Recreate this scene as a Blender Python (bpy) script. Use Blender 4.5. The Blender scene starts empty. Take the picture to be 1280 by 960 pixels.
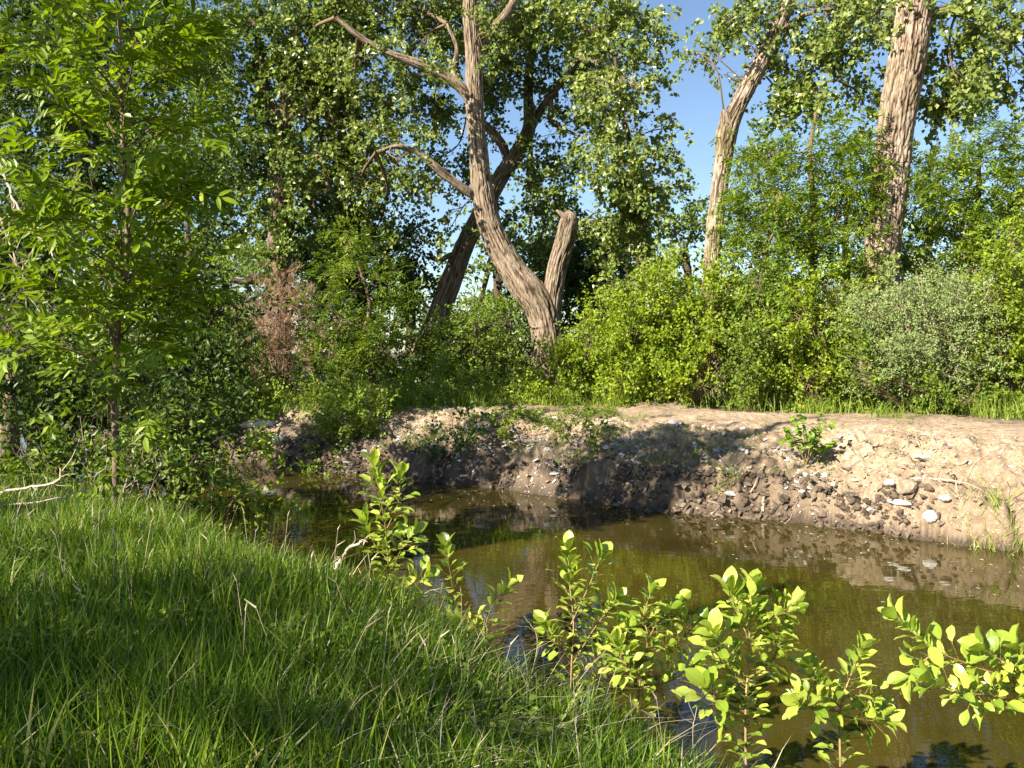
import bpy, math, random
import numpy as np
from mathutils import Vector

rng = np.random.default_rng(7)
random.seed(7)
scene = bpy.context.scene
COL = scene.collection

# ------------------------------------------------------------------ camera, sky, sun, exposure
F, HX, HY, CZ = 1050.0, 640.0, 440.0, 1.85      # focal length and horizon in photo pixels, eye height over the water
cam_d = bpy.data.cameras.new('camera')
cam_d.sensor_width = 36.0
cam_d.lens = 36.0 * F / 1280.0
cam_d.shift_y = -(480.0 - HY) / 1280.0
cam_d.clip_start = 0.05
cam_d.clip_end = 2000.0
cam = bpy.data.objects.new('camera', cam_d)
COL.objects.link(cam)
cam.location = (0, 0, CZ)
cam.rotation_euler = (math.radians(90), 0, 0)
scene.camera = cam

SUN_AZ = math.radians(-130.0)                   # clockwise from +Y (the view direction): behind and to the left
SUN_EL = math.radians(33.0)
world = bpy.data.worlds.new("World")
scene.world = world
world.use_nodes = True
wn = world.node_tree
sky = wn.nodes.new('ShaderNodeTexSky')
sky.sky_type = 'NISHITA'
sky.sun_disc = False
sky.sun_elevation = SUN_EL
sky.sun_rotation = SUN_AZ
sky.air_density = 1.0
sky.dust_density = 0.25
sky.ozone_density = 2.5
bg = wn.nodes['Background']
bg.inputs['Strength'].default_value = 0.055
wn.links.new(sky.outputs[0], bg.inputs['Color'])

sun_d = bpy.data.lights.new('sun', 'SUN')
sun_d.energy = 5.0
sun_d.angle = math.radians(0.53)
sun_d.color = (1.0, 0.93, 0.80)
sun = bpy.data.objects.new('sun', sun_d)
COL.objects.link(sun)
SDIR = Vector((math.sin(SUN_AZ) * math.cos(SUN_EL), math.cos(SUN_AZ) * math.cos(SUN_EL), math.sin(SUN_EL)))
sun.rotation_euler = SDIR.to_track_quat('Z', 'Y').to_euler()
sun.location = SDIR * 40

scene.view_settings.view_transform = 'Standard'
scene.view_settings.look = 'None'
scene.view_settings.gamma = 1.0
scene.view_settings.exposure = 1.75
scene.cycles.max_bounces = 6
scene.cycles.diffuse_bounces = 3
scene.cycles.glossy_bounces = 3
scene.cycles.transmission_bounces = 4
scene.cycles.transparent_max_bounces = 4


def at(px, py, Y):
    return np.array([(px - HX) / F * Y, Y, CZ - (py - HY) / F * Y])


def pix(n, Y):
    return n / F * Y


# ------------------------------------------------------------------ numpy helpers
def _hash(ix, iy, iz, seed):
    h = (ix.astype(np.int64) * 374761393 + iy.astype(np.int64) * 668265263 + iz.astype(np.int64) * 2147483647 + seed * 144665) & 0xffffffff
    h = ((h ^ (h >> 13)) * 1274126177) & 0xffffffff
    h = ((h ^ (h >> 16)) * 2246822519) & 0xffffffff
    return ((h ^ (h >> 15)) & 0xffffff) / float(0xffffff)


def vnoise(x, y, z=None, seed=0):
    if z is None:
        z = np.zeros_like(x)
    ix, iy, iz = np.floor(x), np.floor(y), np.floor(z)
    fx, fy, fz = x - ix, y - iy, z - iz
    fx, fy, fz = [t * t * (3 - 2 * t) for t in (fx, fy, fz)]
    r = 0
    for a in (0, 1):
        for b in (0, 1):
            for c in (0, 1):
                w = (fx if a else 1 - fx) * (fy if b else 1 - fy) * (fz if c else 1 - fz)
                r = r + w * _hash(ix + a, iy + b, iz + c, seed)
    return r * 2 - 1


def fbm(x, y, z=None, octv=4, seed=0):
    r, a, f = 0, 1.0, 1.0
    for k in range(octv):
        r = r + a * vnoise(x * f, y * f, None if z is None else z * f, seed + k * 17)
        a *= 0.5
        f *= 2.03
    return r


def norm(v):
    return v / np.maximum(np.linalg.norm(v, axis=-1, keepdims=True), 1e-9)


def smooth(a, b, x):
    t = np.clip((x - a) / (b - a), 0, 1)
    return t * t * (3 - 2 * t)


def poly_sd(P, x, y):
    """signed distance to a polyline, positive on its right-hand side"""
    best = np.full(x.shape, 1e9)
    sgn = np.ones(x.shape)
    for (ax, ay), (bx, by) in zip(P[:-1], P[1:]):
        dx, dy = bx - ax, by - ay
        L2 = dx * dx + dy * dy
        t = np.clip(((x - ax) * dx + (y - ay) * dy) / L2, 0, 1)
        d = np.hypot(x - ax - t * dx, y - ay - t * dy)
        cr = (x - ax) * dy - (y - ay) * dx
        m = d < best
        best = np.where(m, d, best)
        sgn = np.where(m, np.sign(cr), sgn)
    return best * sgn


# shorelines at water level (metres), from right to left for the far one, left to right for the near one
FAR = [(30, -16), (14, -2), (9, 3.2), (6.2, 6.2), (4.7, 7.7), (4.28, 8.02), (3.75, 8.55), (3.1, 9.03), (2.35, 9.47), (1.52, 9.96),
       (0.61, 10.7), (-0.43, 11.4), (-1.64, 12.3), (-2.96, 12.95), (-4.0, 13.6), (-7, 16), (-12, 21), (-30, 40)]
NEAR = [(-34, 34), (-12, 15.5), (-7, 11.2), (-4.7, 9.0), (-3.2, 7.7), (-1.85, 6.2), (-0.6, 4.95), (-0.05, 4.15), (0.47, 3.4), (1.05, 2.7), (2.4, 1.8), (6, -0.8), (14, -8), (26, -22)]


def ground_base(x, y):
    wob = 0.12 * vnoise(x * 1.7, y * 1.7, seed=3) + 0.07 * vnoise(x * 5, y * 5, seed=4) + 0.04 * vnoise(x * 12, y * 12, seed=6)
    dF = poly_sd(FAR, x, y) + wob
    dN = poly_sd(NEAR, x, y) + wob * 0.7
    right = smooth(0.0, 5.0, x)
    far = 0.26 * smooth(0, 0.24, dF) + .04 * smooth(0, .05, dF) + 0.45 * smooth(0.1, 1.35, dF) + 0.17 * smooth(0.9, 2.6, dF) + 0.10 * smooth(5, 12, dF)
    near = 0.34 * smooth(0, 0.35, dN) + 0.22 * smooth(0.2, 1.3, dN) + 0.14 * smooth(1, 3.5, dN) + 0.02 * dN * (dN < 8) + 0.16 * (dN >= 8)
    mid = np.minimum(-dF, -dN)
    bed = -0.5 * smooth(0, 1.4, mid) - 0.02
    z = np.where(dF > 0, far, np.where(dN > 0, near, bed))
    return z, dF, dN


def ground_z(x, y):
    x = np.asarray(x, float)
    y = np.asarray(y, float)
    z, dF, dN = ground_base(x, y)
    face = smooth(-0.1, 0.25, dF) * (1 - smooth(1.2, 2.4, dF))
    top = smooth(1.2, 2.4, dF) * (1 - smooth(9, 14, dF))
    n1 = fbm(x * 2.2, y * 2.2, octv=4, seed=11)
    r = 1 - np.abs(fbm(x * 4.5 + 3, y * 4.5, octv=4, seed=23))
    clod = np.abs(fbm(x * 9, y * 9, octv=3, seed=31))
    z = z + (face + .8 * smooth(-.05, .04, dF) * (1 - smooth(.1, .5, dF))) * (0.09 * n1 + 0.09 * (r - 0.75) + 0.05 * clod) + top * (0.022 * n1 + 0.012 * clod)
    z = z + .035 * (1 - np.abs(fbm(x * 17, y * 17, octv=2, seed=57)) * 2) * smooth(-.02, .1, dF) * (1 - smooth(.5, 1.4, dF))
    z = z + 0.04 * fbm(x * 0.5, y * 0.5, octv=2, seed=41) * smooth(0.5, 3, np.maximum(dF, dN))
    z = z + 0.02 * fbm(x * 3, y * 3, octv=3, seed=43) * smooth(0, 0.3, dN)
    # a low mound of bare earth on the path
    z = z + 0.16 * np.exp(-(((x - 2.7) / 0.7) ** 2 + ((y - 14.3) / 0.5) ** 2))
    return z


def gz(x, y):
    return float(ground_z(np.array([x]), np.array([y]))[0])


# ------------------------------------------------------------------ object helpers
def tag(o, label=None, cat=None, group=None, kind=None):
    if label:
        o['label'] = label
    if cat:
        o['category'] = cat
    if group:
        o['group'] = group
    if kind:
        o['kind'] = kind
    return o


def empty(name, loc, label, cat, group=None):
    o = bpy.data.objects.new(name, None)
    COL.objects.link(o)
    o.location = Vector([float(c) for c in loc])
    o.empty_display_size = 0.2
    return tag(o, label, cat, group)


def np_mesh(name, V, T, tint=None, smooth_shade=False, uv=None):
    me = bpy.data.meshes.new(name)
    V = np.asarray(V, np.float32)
    T = np.asarray(T, np.int32)
    me.vertices.add(len(V))
    me.vertices.foreach_set('co', V.ravel())
    k = T.shape[1]
    me.loops.add(T.size)
    me.loops.foreach_set('vertex_index', T.ravel())
    me.polygons.add(len(T))
    me.polygons.foreach_set('loop_start', np.arange(0, T.size, k, dtype=np.int32))
    me.polygons.foreach_set('use_smooth', np.full(len(T), smooth_shade, bool))
    if tint is not None:
        at_ = me.attributes.new('tint', 'FLOAT', 'POINT')
        at_.data.foreach_set('value', np.asarray(tint, np.float32))
    if uv is not None:
        l = me.uv_layers.new(name='UVMap')
        l.data.foreach_set('uv', np.asarray(uv, np.float32)[T.ravel()].ravel())
    me.update(calc_edges=True)
    return me


def link(name, me, mat, parent=None, base=None, kind=None, label=None):
    o = bpy.data.objects.new(name, me)
    COL.objects.link(o)
    if mat is not None and not me.materials:
        me.materials.append(mat)
    if parent is not None:
        o.parent = parent
    if kind:
        o['kind'] = kind
    if label:
        o['label'] = label
    return o


def catmull(P, n):
    P = np.asarray(P, float)
    Q = np.vstack([2 * P[0] - P[1], P, 2 * P[-1] - P[-2]])
    out = []
    for i in range(len(P) - 1):
        p0, p1, p2, p3 = Q[i], Q[i + 1], Q[i + 2], Q[i + 3]
        for t in np.linspace(0, 1, n, endpoint=False):
            out.append(0.5 * ((2 * p1) + (-p0 + p2) * t + (2 * p0 - 5 * p1 + 4 * p2 - p3) * t * t + (-p0 + 3 * p1 - 3 * p2 + p3) * t ** 3))
    out.append(P[-1])
    return np.array(out)


def frames(P):
    T = norm(np.gradient(P, axis=0))
    a = np.array([0, 0, 1.0]) if abs(T[0][2]) < 0.9 else np.array([1.0, 0, 0])
    u = norm(np.cross(T[0], a))
    U = [u]
    for i in range(1, len(P)):
        u = u - T[i] * np.dot(u, T[i])
        u = norm(u)
        U.append(u)
    U = np.array(U)
    return T, U, np.cross(T, U)


def sweep(P, R, sides):
    T, U, W = frames(P)
    th = np.linspace(0, 2 * np.pi, sides, endpoint=False)
    V = P[:, None, :] + R[:, None, None] * (np.cos(th)[None, :, None] * U[:, None, :] + np.sin(th)[None, :, None] * W[:, None, :])
    n, s = len(P), sides
    i = np.arange(n - 1)[:, None] * s
    j = np.arange(s)[None, :]
    a, b = i + j, i + (j + 1) % s
    c, d = a + s, b + s
    Tq = np.concatenate([np.stack([a, b, d], -1).reshape(-1, 3), np.stack([a, d, c], -1).reshape(-1, 3)])
    return V.reshape(-1, 3), Tq


class Geo:
    def __init__(self):
        self.V, self.T, self.n, self.t = [], [], 0, []

    def add(self, V, T, tint=0.5):
        self.V.append(V)
        self.T.append(T + self.n)
        self.t.append(np.full(len(V), tint) if np.isscalar(tint) else tint)
        self.n += len(V)

    def tube(self, P, r0, r1, sides=4, tint=0.5):
        P = np.asarray(P, float)
        R = np.linspace(r0, r1, len(P))
        V, T = sweep(P, R, sides)
        self.add(V, T, tint)

    def mesh(self, name, base=(0, 0, 0), sm=True):
        V = np.concatenate(self.V) - np.asarray(base)
        return np_mesh(name, V, np.concatenate(self.T), np.concatenate(self.t), sm)


def bark_tube(pts, base, seed=0, nu=72, ds=0.035, furrow=0.03, flare=0.0, cap=None, name='trunk'):
    """pts: x,y,z,radius rows -> trunk with real furrows cut into it"""
    pts = np.asarray(pts, float)
    L = np.linalg.norm(np.diff(pts[:, :3], axis=0), axis=1).sum()
    n = max(2, int(L / ds / (len(pts) - 1)))
    C = catmull(pts, n)
    P, R = C[:, :3], np.maximum(C[:, 3], 0.004)
    s = np.concatenate([[0], np.cumsum(np.linalg.norm(np.diff(P, axis=0), axis=1))])
    P = P + 0.02 * np.stack([vnoise(s * 0.9, s * 0, seed=seed + 1), vnoise(s * 0.9, s * 0, seed=seed + 2), s * 0], -1)
    R = R * (1 + 0.06 * vnoise(s * 1.3, s * 0, seed=seed + 5))
    T, U, W = frames(P)
    th = np.linspace(0, 2 * np.pi, nu, endpoint=False)
    S, TH = np.meshgrid(s, th, indexing='ij')
    RR = R[:, None] * np.ones_like(TH)
    q = RR.mean()
    cx, cy = np.cos(TH) * q, np.sin(TH) * q
    wx = 0.022 * vnoise(cx * 9, cy * 9, S * 3.2, seed=seed + 9)
    k = 13.0
    k = 25.0
    n_a = vnoise((cx + wx) * k, (cy + wx) * k, S * 1.9, seed=seed + 7)
    n_b = vnoise((cx - wx) * k * .8, (cy - wx) * k * .8, S * 6.0, seed=seed + 17)
    ridge = 1 - 1.7 * np.exp(-np.abs(n_a) * 9) - .9 * np.exp(-np.abs(n_b) * 10)
    fine = fbm(cx * 34, cy * 34, S * 12, octv=2, seed=seed + 8)
    lump = vnoise(cx * 3.2, cy * 3.2, S * 1.1, seed=seed + 12)
    RR = RR * (1 + 0.05 * lump) + .72 * furrow * (np.clip(ridge, -0.7, 1) - 0.9) * np.minimum(1, RR / 0.12) + furrow * 0.22 * fine
    if flare:
        RR = RR * (1 + flare * np.exp(-S / 0.35) * (1 + 0.4 * np.cos(TH * 5 + seed)))
    V = P[:, None, :] + RR[..., None] * (np.cos(TH)[..., None] * U[:, None, :] + np.sin(TH)[..., None] * W[:, None, :])
    tint = (0.5 + 0.5 * np.clip(ridge, -1, 1)).ravel()
    nn, sd = len(P), nu
    i = np.arange(nn - 1)[:, None] * sd
    j = np.arange(sd)[None, :]
    a, b = i + j, i + (j + 1) % sd
    c, d = a + sd, b + sd
    Tq = np.concatenate([np.stack([a, b, d], -1).reshape(-1, 3), np.stack([a, d, c], -1).reshape(-1, 3)])
    V = V.reshape(-1, 3)
    if cap:
        V = np.vstack([V, P[-1] + T[-1] * cap])
        e = (nn - 1) * sd
        jj = np.arange(sd)
        Tq = np.vstack([Tq, np.stack([e + jj, e + (jj + 1) % sd, np.full(sd, len(V) - 1)], -1)])
        tint = np.append(tint, 0.8)
    return np_mesh(name, V - np.asarray(base), Tq, tint, True), P, C[:, 3]


# leaf templates: (u along, v across, w off the blade)
TPL = {
    'quad': (np.array([[0, 0, 0], [.42, -.5, .14], [1, 0, -.1], [.42, .5, .14]]), np.array([[0, 1, 2], [0, 2, 3]])),
    'six': (np.array([[0, 0, 0], [.28, -.42, .1], [.66, -.38, .06], [1, 0, -.14], [.66, .38, .06], [.28, .42, .1], [.5, 0, -.03]]),
            np.array([[0, 1, 6], [1, 2, 6], [2, 3, 6], [3, 4, 6], [4, 5, 6], [5, 0, 6]])),
}


def leaves(P, D, N, L, W, tpl='quad', tint=None):
    D = norm(D)
    S = norm(np.cross(D, N))
    N = np.cross(S, D)
    tv, tt = TPL[tpl]
    L = np.broadcast_to(L, len(P))
    W = np.broadcast_to(W, len(P))
    V = (P[:, None, :] + D[:, None, :] * (tv[None, :, 0, None] * L[:, None, None])
         + S[:, None, :] * (tv[None, :, 1, None] * W[:, None, None]) + N[:, None, :] * (tv[None, :, 2, None] * W[:, None, None]))
    k = len(tv)
    T = tt[None] + (np.arange(len(P)) * k)[:, None, None]
    t = np.repeat(np.clip(tint if tint is not None else rng.random(len(P)), 0, 1), k)
    return V.reshape(-1, 3), T.reshape(-1, 3), t


def rdir(n):
    return norm(rng.normal(size=(n, 3)))


# ------------------------------------------------------------------ materials
def new_mat(name):
    m = bpy.data.materials.new(name)
    m.use_nodes = True
    nt = m.node_tree
    b = nt.nodes['Principled BSDF']
    return m, nt, b


def ramp(nt, stops, fac=None):
    r = nt.nodes.new('ShaderNodeValToRGB')
    e = r.color_ramp.elements
    while len(e) < len(stops):
        e.new(0.5)
    for k, (p, c) in enumerate(stops):
        e[k].position = p
        e[k].color = (*c, 1)
    if fac is not None:
        nt.links.new(fac, r.inputs['Fac'])
    return r


def leaf_mat(name, stops, trans=0.35, rough=0.45, tcol=(1.25, 1.3, 0.5), spec=0.28, vein=False):
    m, nt, b = new_mat(name)
    a = nt.nodes.new('ShaderNodeAttribute')
    a.attribute_name = 'tint'
    r = ramp(nt, stops, a.outputs['Fac'])
    col = r.outputs['Color']
    if vein:
        uvn = nt.nodes.new('ShaderNodeUVMap')
        oi = nt.nodes.new('ShaderNodeObjectInfo')
        nt.links.new(oi.outputs['Random'], r.inputs['Fac'])
        sep = nt.nodes.new('ShaderNodeSeparateXYZ')
        nt.links.new(uvn.outputs['UV'], sep.inputs[0])
        # midrib and side veins in paler green
        ab = nt.nodes.new('ShaderNodeMath'); ab.operation = 'ABSOLUTE'
        nt.links.new(sep.outputs['Y'], ab.inputs[0])
        mid = nt.nodes.new('ShaderNodeMapRange')
        mid.inputs['From Min'].default_value = 0.0
        mid.inputs['From Max'].default_value = 0.07
        mid.inputs['To Min'].default_value = 1.0
        mid.inputs['To Max'].default_value = 0.0
        nt.links.new(ab.outputs[0], mid.inputs['Value'])
        sv = nt.nodes.new('ShaderNodeMath'); sv.operation = 'MULTIPLY_ADD'
        nt.links.new(ab.outputs[0], sv.inputs[0]); sv.inputs[1].default_value = -0.55
        nt.links.new(sep.outputs['X'], sv.inputs[2])
        sm = nt.nodes.new('ShaderNodeMath'); sm.operation = 'MULTIPLY'
        nt.links.new(sv.outputs[0], sm.inputs[0]); sm.inputs[1].default_value = 50.0
        sn = nt.nodes.new('ShaderNodeMath'); sn.operation = 'SINE'
        nt.links.new(sm.outputs[0], sn.inputs[0])
        s2 = nt.nodes.new('ShaderNodeMapRange')
        s2.inputs['From Min'].default_value = 0.75
        s2.inputs['From Max'].default_value = 1.0
        s2.inputs['To Max'].default_value = 0.35
        nt.links.new(sn.outputs[0], s2.inputs['Value'])
        mx = nt.nodes.new('ShaderNodeMath'); mx.operation = 'MAXIMUM'
        nt.links.new(mid.outputs[0], mx.inputs[0]); nt.links.new(s2.outputs[0], mx.inputs[1])
        mix = nt.nodes.new('ShaderNodeMix'); mix.data_type = 'RGBA'
        nt.links.new(mx.outputs[0], mix.inputs['Factor'])
        nt.links.new(col, mix.inputs['A'])
        mix.inputs['B'].default_value = (0.30, 0.42, 0.08, 1)
        # insect spots and browned edges
        tc2 = nt.nodes.new('ShaderNodeTexCoord')
        ofs = nt.nodes.new('ShaderNodeVectorMath'); ofs.operation = 'MULTIPLY_ADD'
        nt.links.new(tc2.outputs['Object'], ofs.inputs[0]); ofs.inputs[1].default_value = (1, 1, 1)
        cmb = nt.nodes.new('ShaderNodeCombineXYZ')
        nt.links.new(oi.outputs['Random'], cmb.inputs[0]); nt.links.new(oi.outputs['Random'], cmb.inputs[1])
        nt.links.new(cmb.outputs[0], ofs.inputs[2])
        nz = nt.nodes.new('ShaderNodeTexNoise'); nz.inputs['Scale'].default_value = 75; nz.inputs['Detail'].default_value = 3
        nt.links.new(ofs.outputs[0], nz.inputs['Vector'])
        rz = ramp(nt, [(.66, (0, 0, 0)), (.72, (.8, .8, .8))], nz.outputs['Fac'])
        mb = nt.nodes.new('ShaderNodeMix'); mb.data_type = 'RGBA'
        nt.links.new(rz.outputs[0], mb.inputs['Factor'])
        nt.links.new(mix.outputs['Result'], mb.inputs['A'])
        mb.inputs['B'].default_value = (.16, .10, .03, 1)
        col = mb.outputs['Result']
        bp = nt.nodes.new('ShaderNodeBump')
        bp.inputs['Strength'].default_value = 0.35
        bp.inputs['Distance'].default_value = 0.002
        bp.invert = True
        nt.links.new(mx.outputs[0], bp.inputs['Height'])
        nt.links.new(bp.outputs[0], b.inputs['Normal'])
    nt.links.new(col, b.inputs['Base Color'])
    b.inputs['Roughness'].default_value = rough
    b.inputs['Specular IOR Level'].default_value = spec
    tr = nt.nodes.new('ShaderNodeBsdfTranslucent')
    vm = nt.nodes.new('ShaderNodeVectorMath'); vm.operation = 'MULTIPLY'
    nt.links.new(col, vm.inputs[0]); vm.inputs[1].default_value = tcol
    nt.links.new(vm.outputs[0], tr.inputs['Color'])
    ms = nt.nodes.new('ShaderNodeMixShader')
    ms.inputs[0].default_value = trans
    nt.links.new(b.outputs[0], ms.inputs[1])
    nt.links.new(tr.outputs[0], ms.inputs[2])
    nt.links.new(ms.outputs[0], nt.nodes['Material Output'].inputs['Surface'])
    return m


def bark_mat(name, c0, c1, c2, bump=0.6, scale=1.0):
    m, nt, b = new_mat(name)
    a = nt.nodes.new('ShaderNodeAttribute')
    a.attribute_name = 'tint'
    tc = nt.nodes.new('ShaderNodeTexCoord')
    mp = nt.nodes.new('ShaderNodeMapping')
    mp.inputs['Scale'].default_value = (38 * scale, 38 * scale, 6 * scale)
    nt.links.new(tc.outputs['Object'], mp.inputs[0])
    n = nt.nodes.new('ShaderNodeTexNoise')
    n.inputs['Scale'].default_value = 1.0
    n.inputs['Detail'].default_value = 8
    n.inputs['Roughness'].default_value = 0.7
    nt.links.new(mp.outputs[0], n.inputs['Vector'])
    n2 = nt.nodes.new('ShaderNodeTexNoise')
    n2.inputs['Scale'].default_value = 1.3
    n2.inputs['Detail'].default_value = 3
    nt.links.new(tc.outputs['Object'], n2.inputs['Vector'])
    ad = nt.nodes.new('ShaderNodeMath'); ad.operation = 'MULTIPLY_ADD'
    nt.links.new(a.outputs['Fac'], ad.inputs[0]); ad.inputs[1].default_value = 0.42
    nt.links.new(n.outputs['Fac'], ad.inputs[2])
    r = ramp(nt, [(0.60, c0), (0.82, c1), (1.0, c2)], ad.outputs[0])
    mix = nt.nodes.new('ShaderNodeMix'); mix.data_type = 'RGBA'; mix.blend_type = 'MULTIPLY'
    r2 = ramp(nt, [(0.32, (0.66, 0.64, 0.50)), (0.50, (0.95, .92, .88)), (0.68, (1.05, 1.0, .95))], n2.outputs['Fac'])
    mix.inputs['Factor'].default_value = 1.0
    nt.links.new(r.outputs['Color'], mix.inputs['A'])
    nt.links.new(r2.outputs['Color'], mix.inputs['B'])
    nt.links.new(mix.outputs['Result'], b.inputs['Base Color'])
    b.inputs['Roughness'].default_value = 0.9
    b.inputs['Specular IOR Level'].default_value = 0.15
    bp = nt.nodes.new('ShaderNodeBump')
    bp.inputs['Strength'].default_value = bump
    bp.inputs['Distance'].default_value = 0.012
    nt.links.new(n.outputs['Fac'], bp.inputs['Height'])
    nt.links.new(bp.outputs[0], b.inputs['Normal'])
    return m


def plain_mat(name, c, c2=None, rough=0.9, scale=20, bump=0.3):
    m, nt, b = new_mat(name)
    n = nt.nodes.new('ShaderNodeTexNoise')
    tc = nt.nodes.new('ShaderNodeTexCoord')
    nt.links.new(tc.outputs['Object'], n.inputs['Vector'])
    n.inputs['Scale'].default_value = scale
    n.inputs['Detail'].default_value = 6
    r = ramp(nt, [(0.3, c), (0.7, c2 or c)], n.outputs['Fac'])
    nt.links.new(r.outputs[0], b.inputs['Base Color'])
    b.inputs['Roughness'].default_value = rough
    b.inputs['Specular IOR Level'].default_value = 0.25
    bp = nt.nodes.new('ShaderNodeBump')
    bp.inputs['Strength'].default_value = bump
    bp.inputs['Distance'].default_value = 0.01
    nt.links.new(n.outputs['Fac'], bp.inputs['Height'])
    nt.links.new(bp.outputs[0], b.inputs['Normal'])
    return m


M = {
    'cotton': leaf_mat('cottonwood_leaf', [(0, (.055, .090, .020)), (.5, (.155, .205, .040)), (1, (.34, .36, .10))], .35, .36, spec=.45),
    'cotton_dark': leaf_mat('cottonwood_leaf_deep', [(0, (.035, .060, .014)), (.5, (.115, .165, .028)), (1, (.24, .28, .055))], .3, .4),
    'ash': leaf_mat('ash_leaf', [(0, (.060, .105, .010)), (.5, (.145, .215, .018)), (1, (.28, .34, .035))], .4, .38),
    'ash_hero': leaf_mat('ash_sapling_leaf', [(0, (.060, .105, .006)), (.5, (.16, .235, .010)), (1, (.34, .41, .018))], .42, .38),
    'bush': leaf_mat('bush_leaf', [(0, (.080, .135, .010)), (.5, (.19, .26, .015)), (1, (.33, .38, .025))], .42, .45),
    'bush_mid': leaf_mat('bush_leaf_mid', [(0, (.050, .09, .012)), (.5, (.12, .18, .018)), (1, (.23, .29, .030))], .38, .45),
    'grey': leaf_mat('grey_green_leaf', [(0, (.10, .14, .04)), (.5, (.20, .26, .085)), (1, (.32, .36, .15))], .3, .55),
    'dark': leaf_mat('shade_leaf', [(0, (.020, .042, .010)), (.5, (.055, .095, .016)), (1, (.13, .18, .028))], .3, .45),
    'far': leaf_mat('far_leaf', [(0, (.045, .085, .03)), (.5, (.08, .13, .045)), (1, (.13, .18, .06))], .3, .5),
    'weed': leaf_mat('weed_leaf', [(0, (.08, .13, .015)), (.5, (.17, .24, .025)), (1, (.30, .36, .06))], .4, .5),
    'grass': leaf_mat('grass_blade', [(0, (.035, .070, .006)), (.45, (.085, .155, .010)), (.88, (.20, .28, .018)), (1, (.33, .30, .10))], .38, .42),
    'straw': leaf_mat('dry_straw', [(0, (.28, .22, .12)), (.5, (.48, .40, .24)), (1, (.66, .58, .40))], .25, .6, tcol=(1, .9, .7)),
    'dead': leaf_mat('dead_needles', [(0, (.16, .095, .055)), (.5, (.28, .18, .11)), (1, (.42, .30, .20))], .2, .8, tcol=(1, .8, .6)),
    'hero': leaf_mat('shrub_leaf', [(0, (.14, .22, .015)), (.5, (.32, .39, .045)), (1, (.48, .51, .10))], .36, .28, spec=.55, vein=True),
    'bark': bark_mat('cottonwood_bark', (.050, .034, .022), (.17, .13, .092), (.30, .245, .18)),
    'bark_pale': bark_mat('pale_cottonwood_bark', (.060, .038, .025), (.205, .155, .115), (.37, .31, .25)),
    'bark_dark': bark_mat('dark_bark', (.040, .028, .020), (.12, .088, .062), (.21, .165, .12)),
    'bark_mid': bark_mat('brown_bark', (.045, .031, .021), (.15, .112, .080), (.27, .215, .16)),
    'twig': bark_mat('twig_bark', (.10, .07, .045), (.19, .14, .09), (.30, .23, .16), bump=.2),
    'twig_dark': bark_mat('dark_twig_bark', (.04, .03, .02), (.08, .06, .04), (.13, .10, .07), bump=.2),
    'twig_pale': bark_mat('dead_pale_twig', (.25, .19, .14), (.42, .35, .27), (.60, .52, .43), bump=.2),
    'stem': bark_mat('shoot_stem', (.16, .12, .04), (.26, .18, .08), (.36, .26, .14), bump=.2),
    'stone': plain_mat('pale_stone', (.42, .38, .33), (.66, .62, .56), scale=14),
    'stone_grey': plain_mat('grey_stone', (.26, .25, .23), (.45, .43, .40), scale=14),
    'clod_wet_shade': plain_mat('wet_shade_soil_clod', (.045, .032, .022), (.15, .11, .075), rough=.55, scale=9, bump=.8),  # wet soil colour, dark also to stand in for undercut shade
    'clod': plain_mat('soil_clod', (.12, .082, .052), (.37, .285, .205), scale=9, bump=.8),
}


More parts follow.
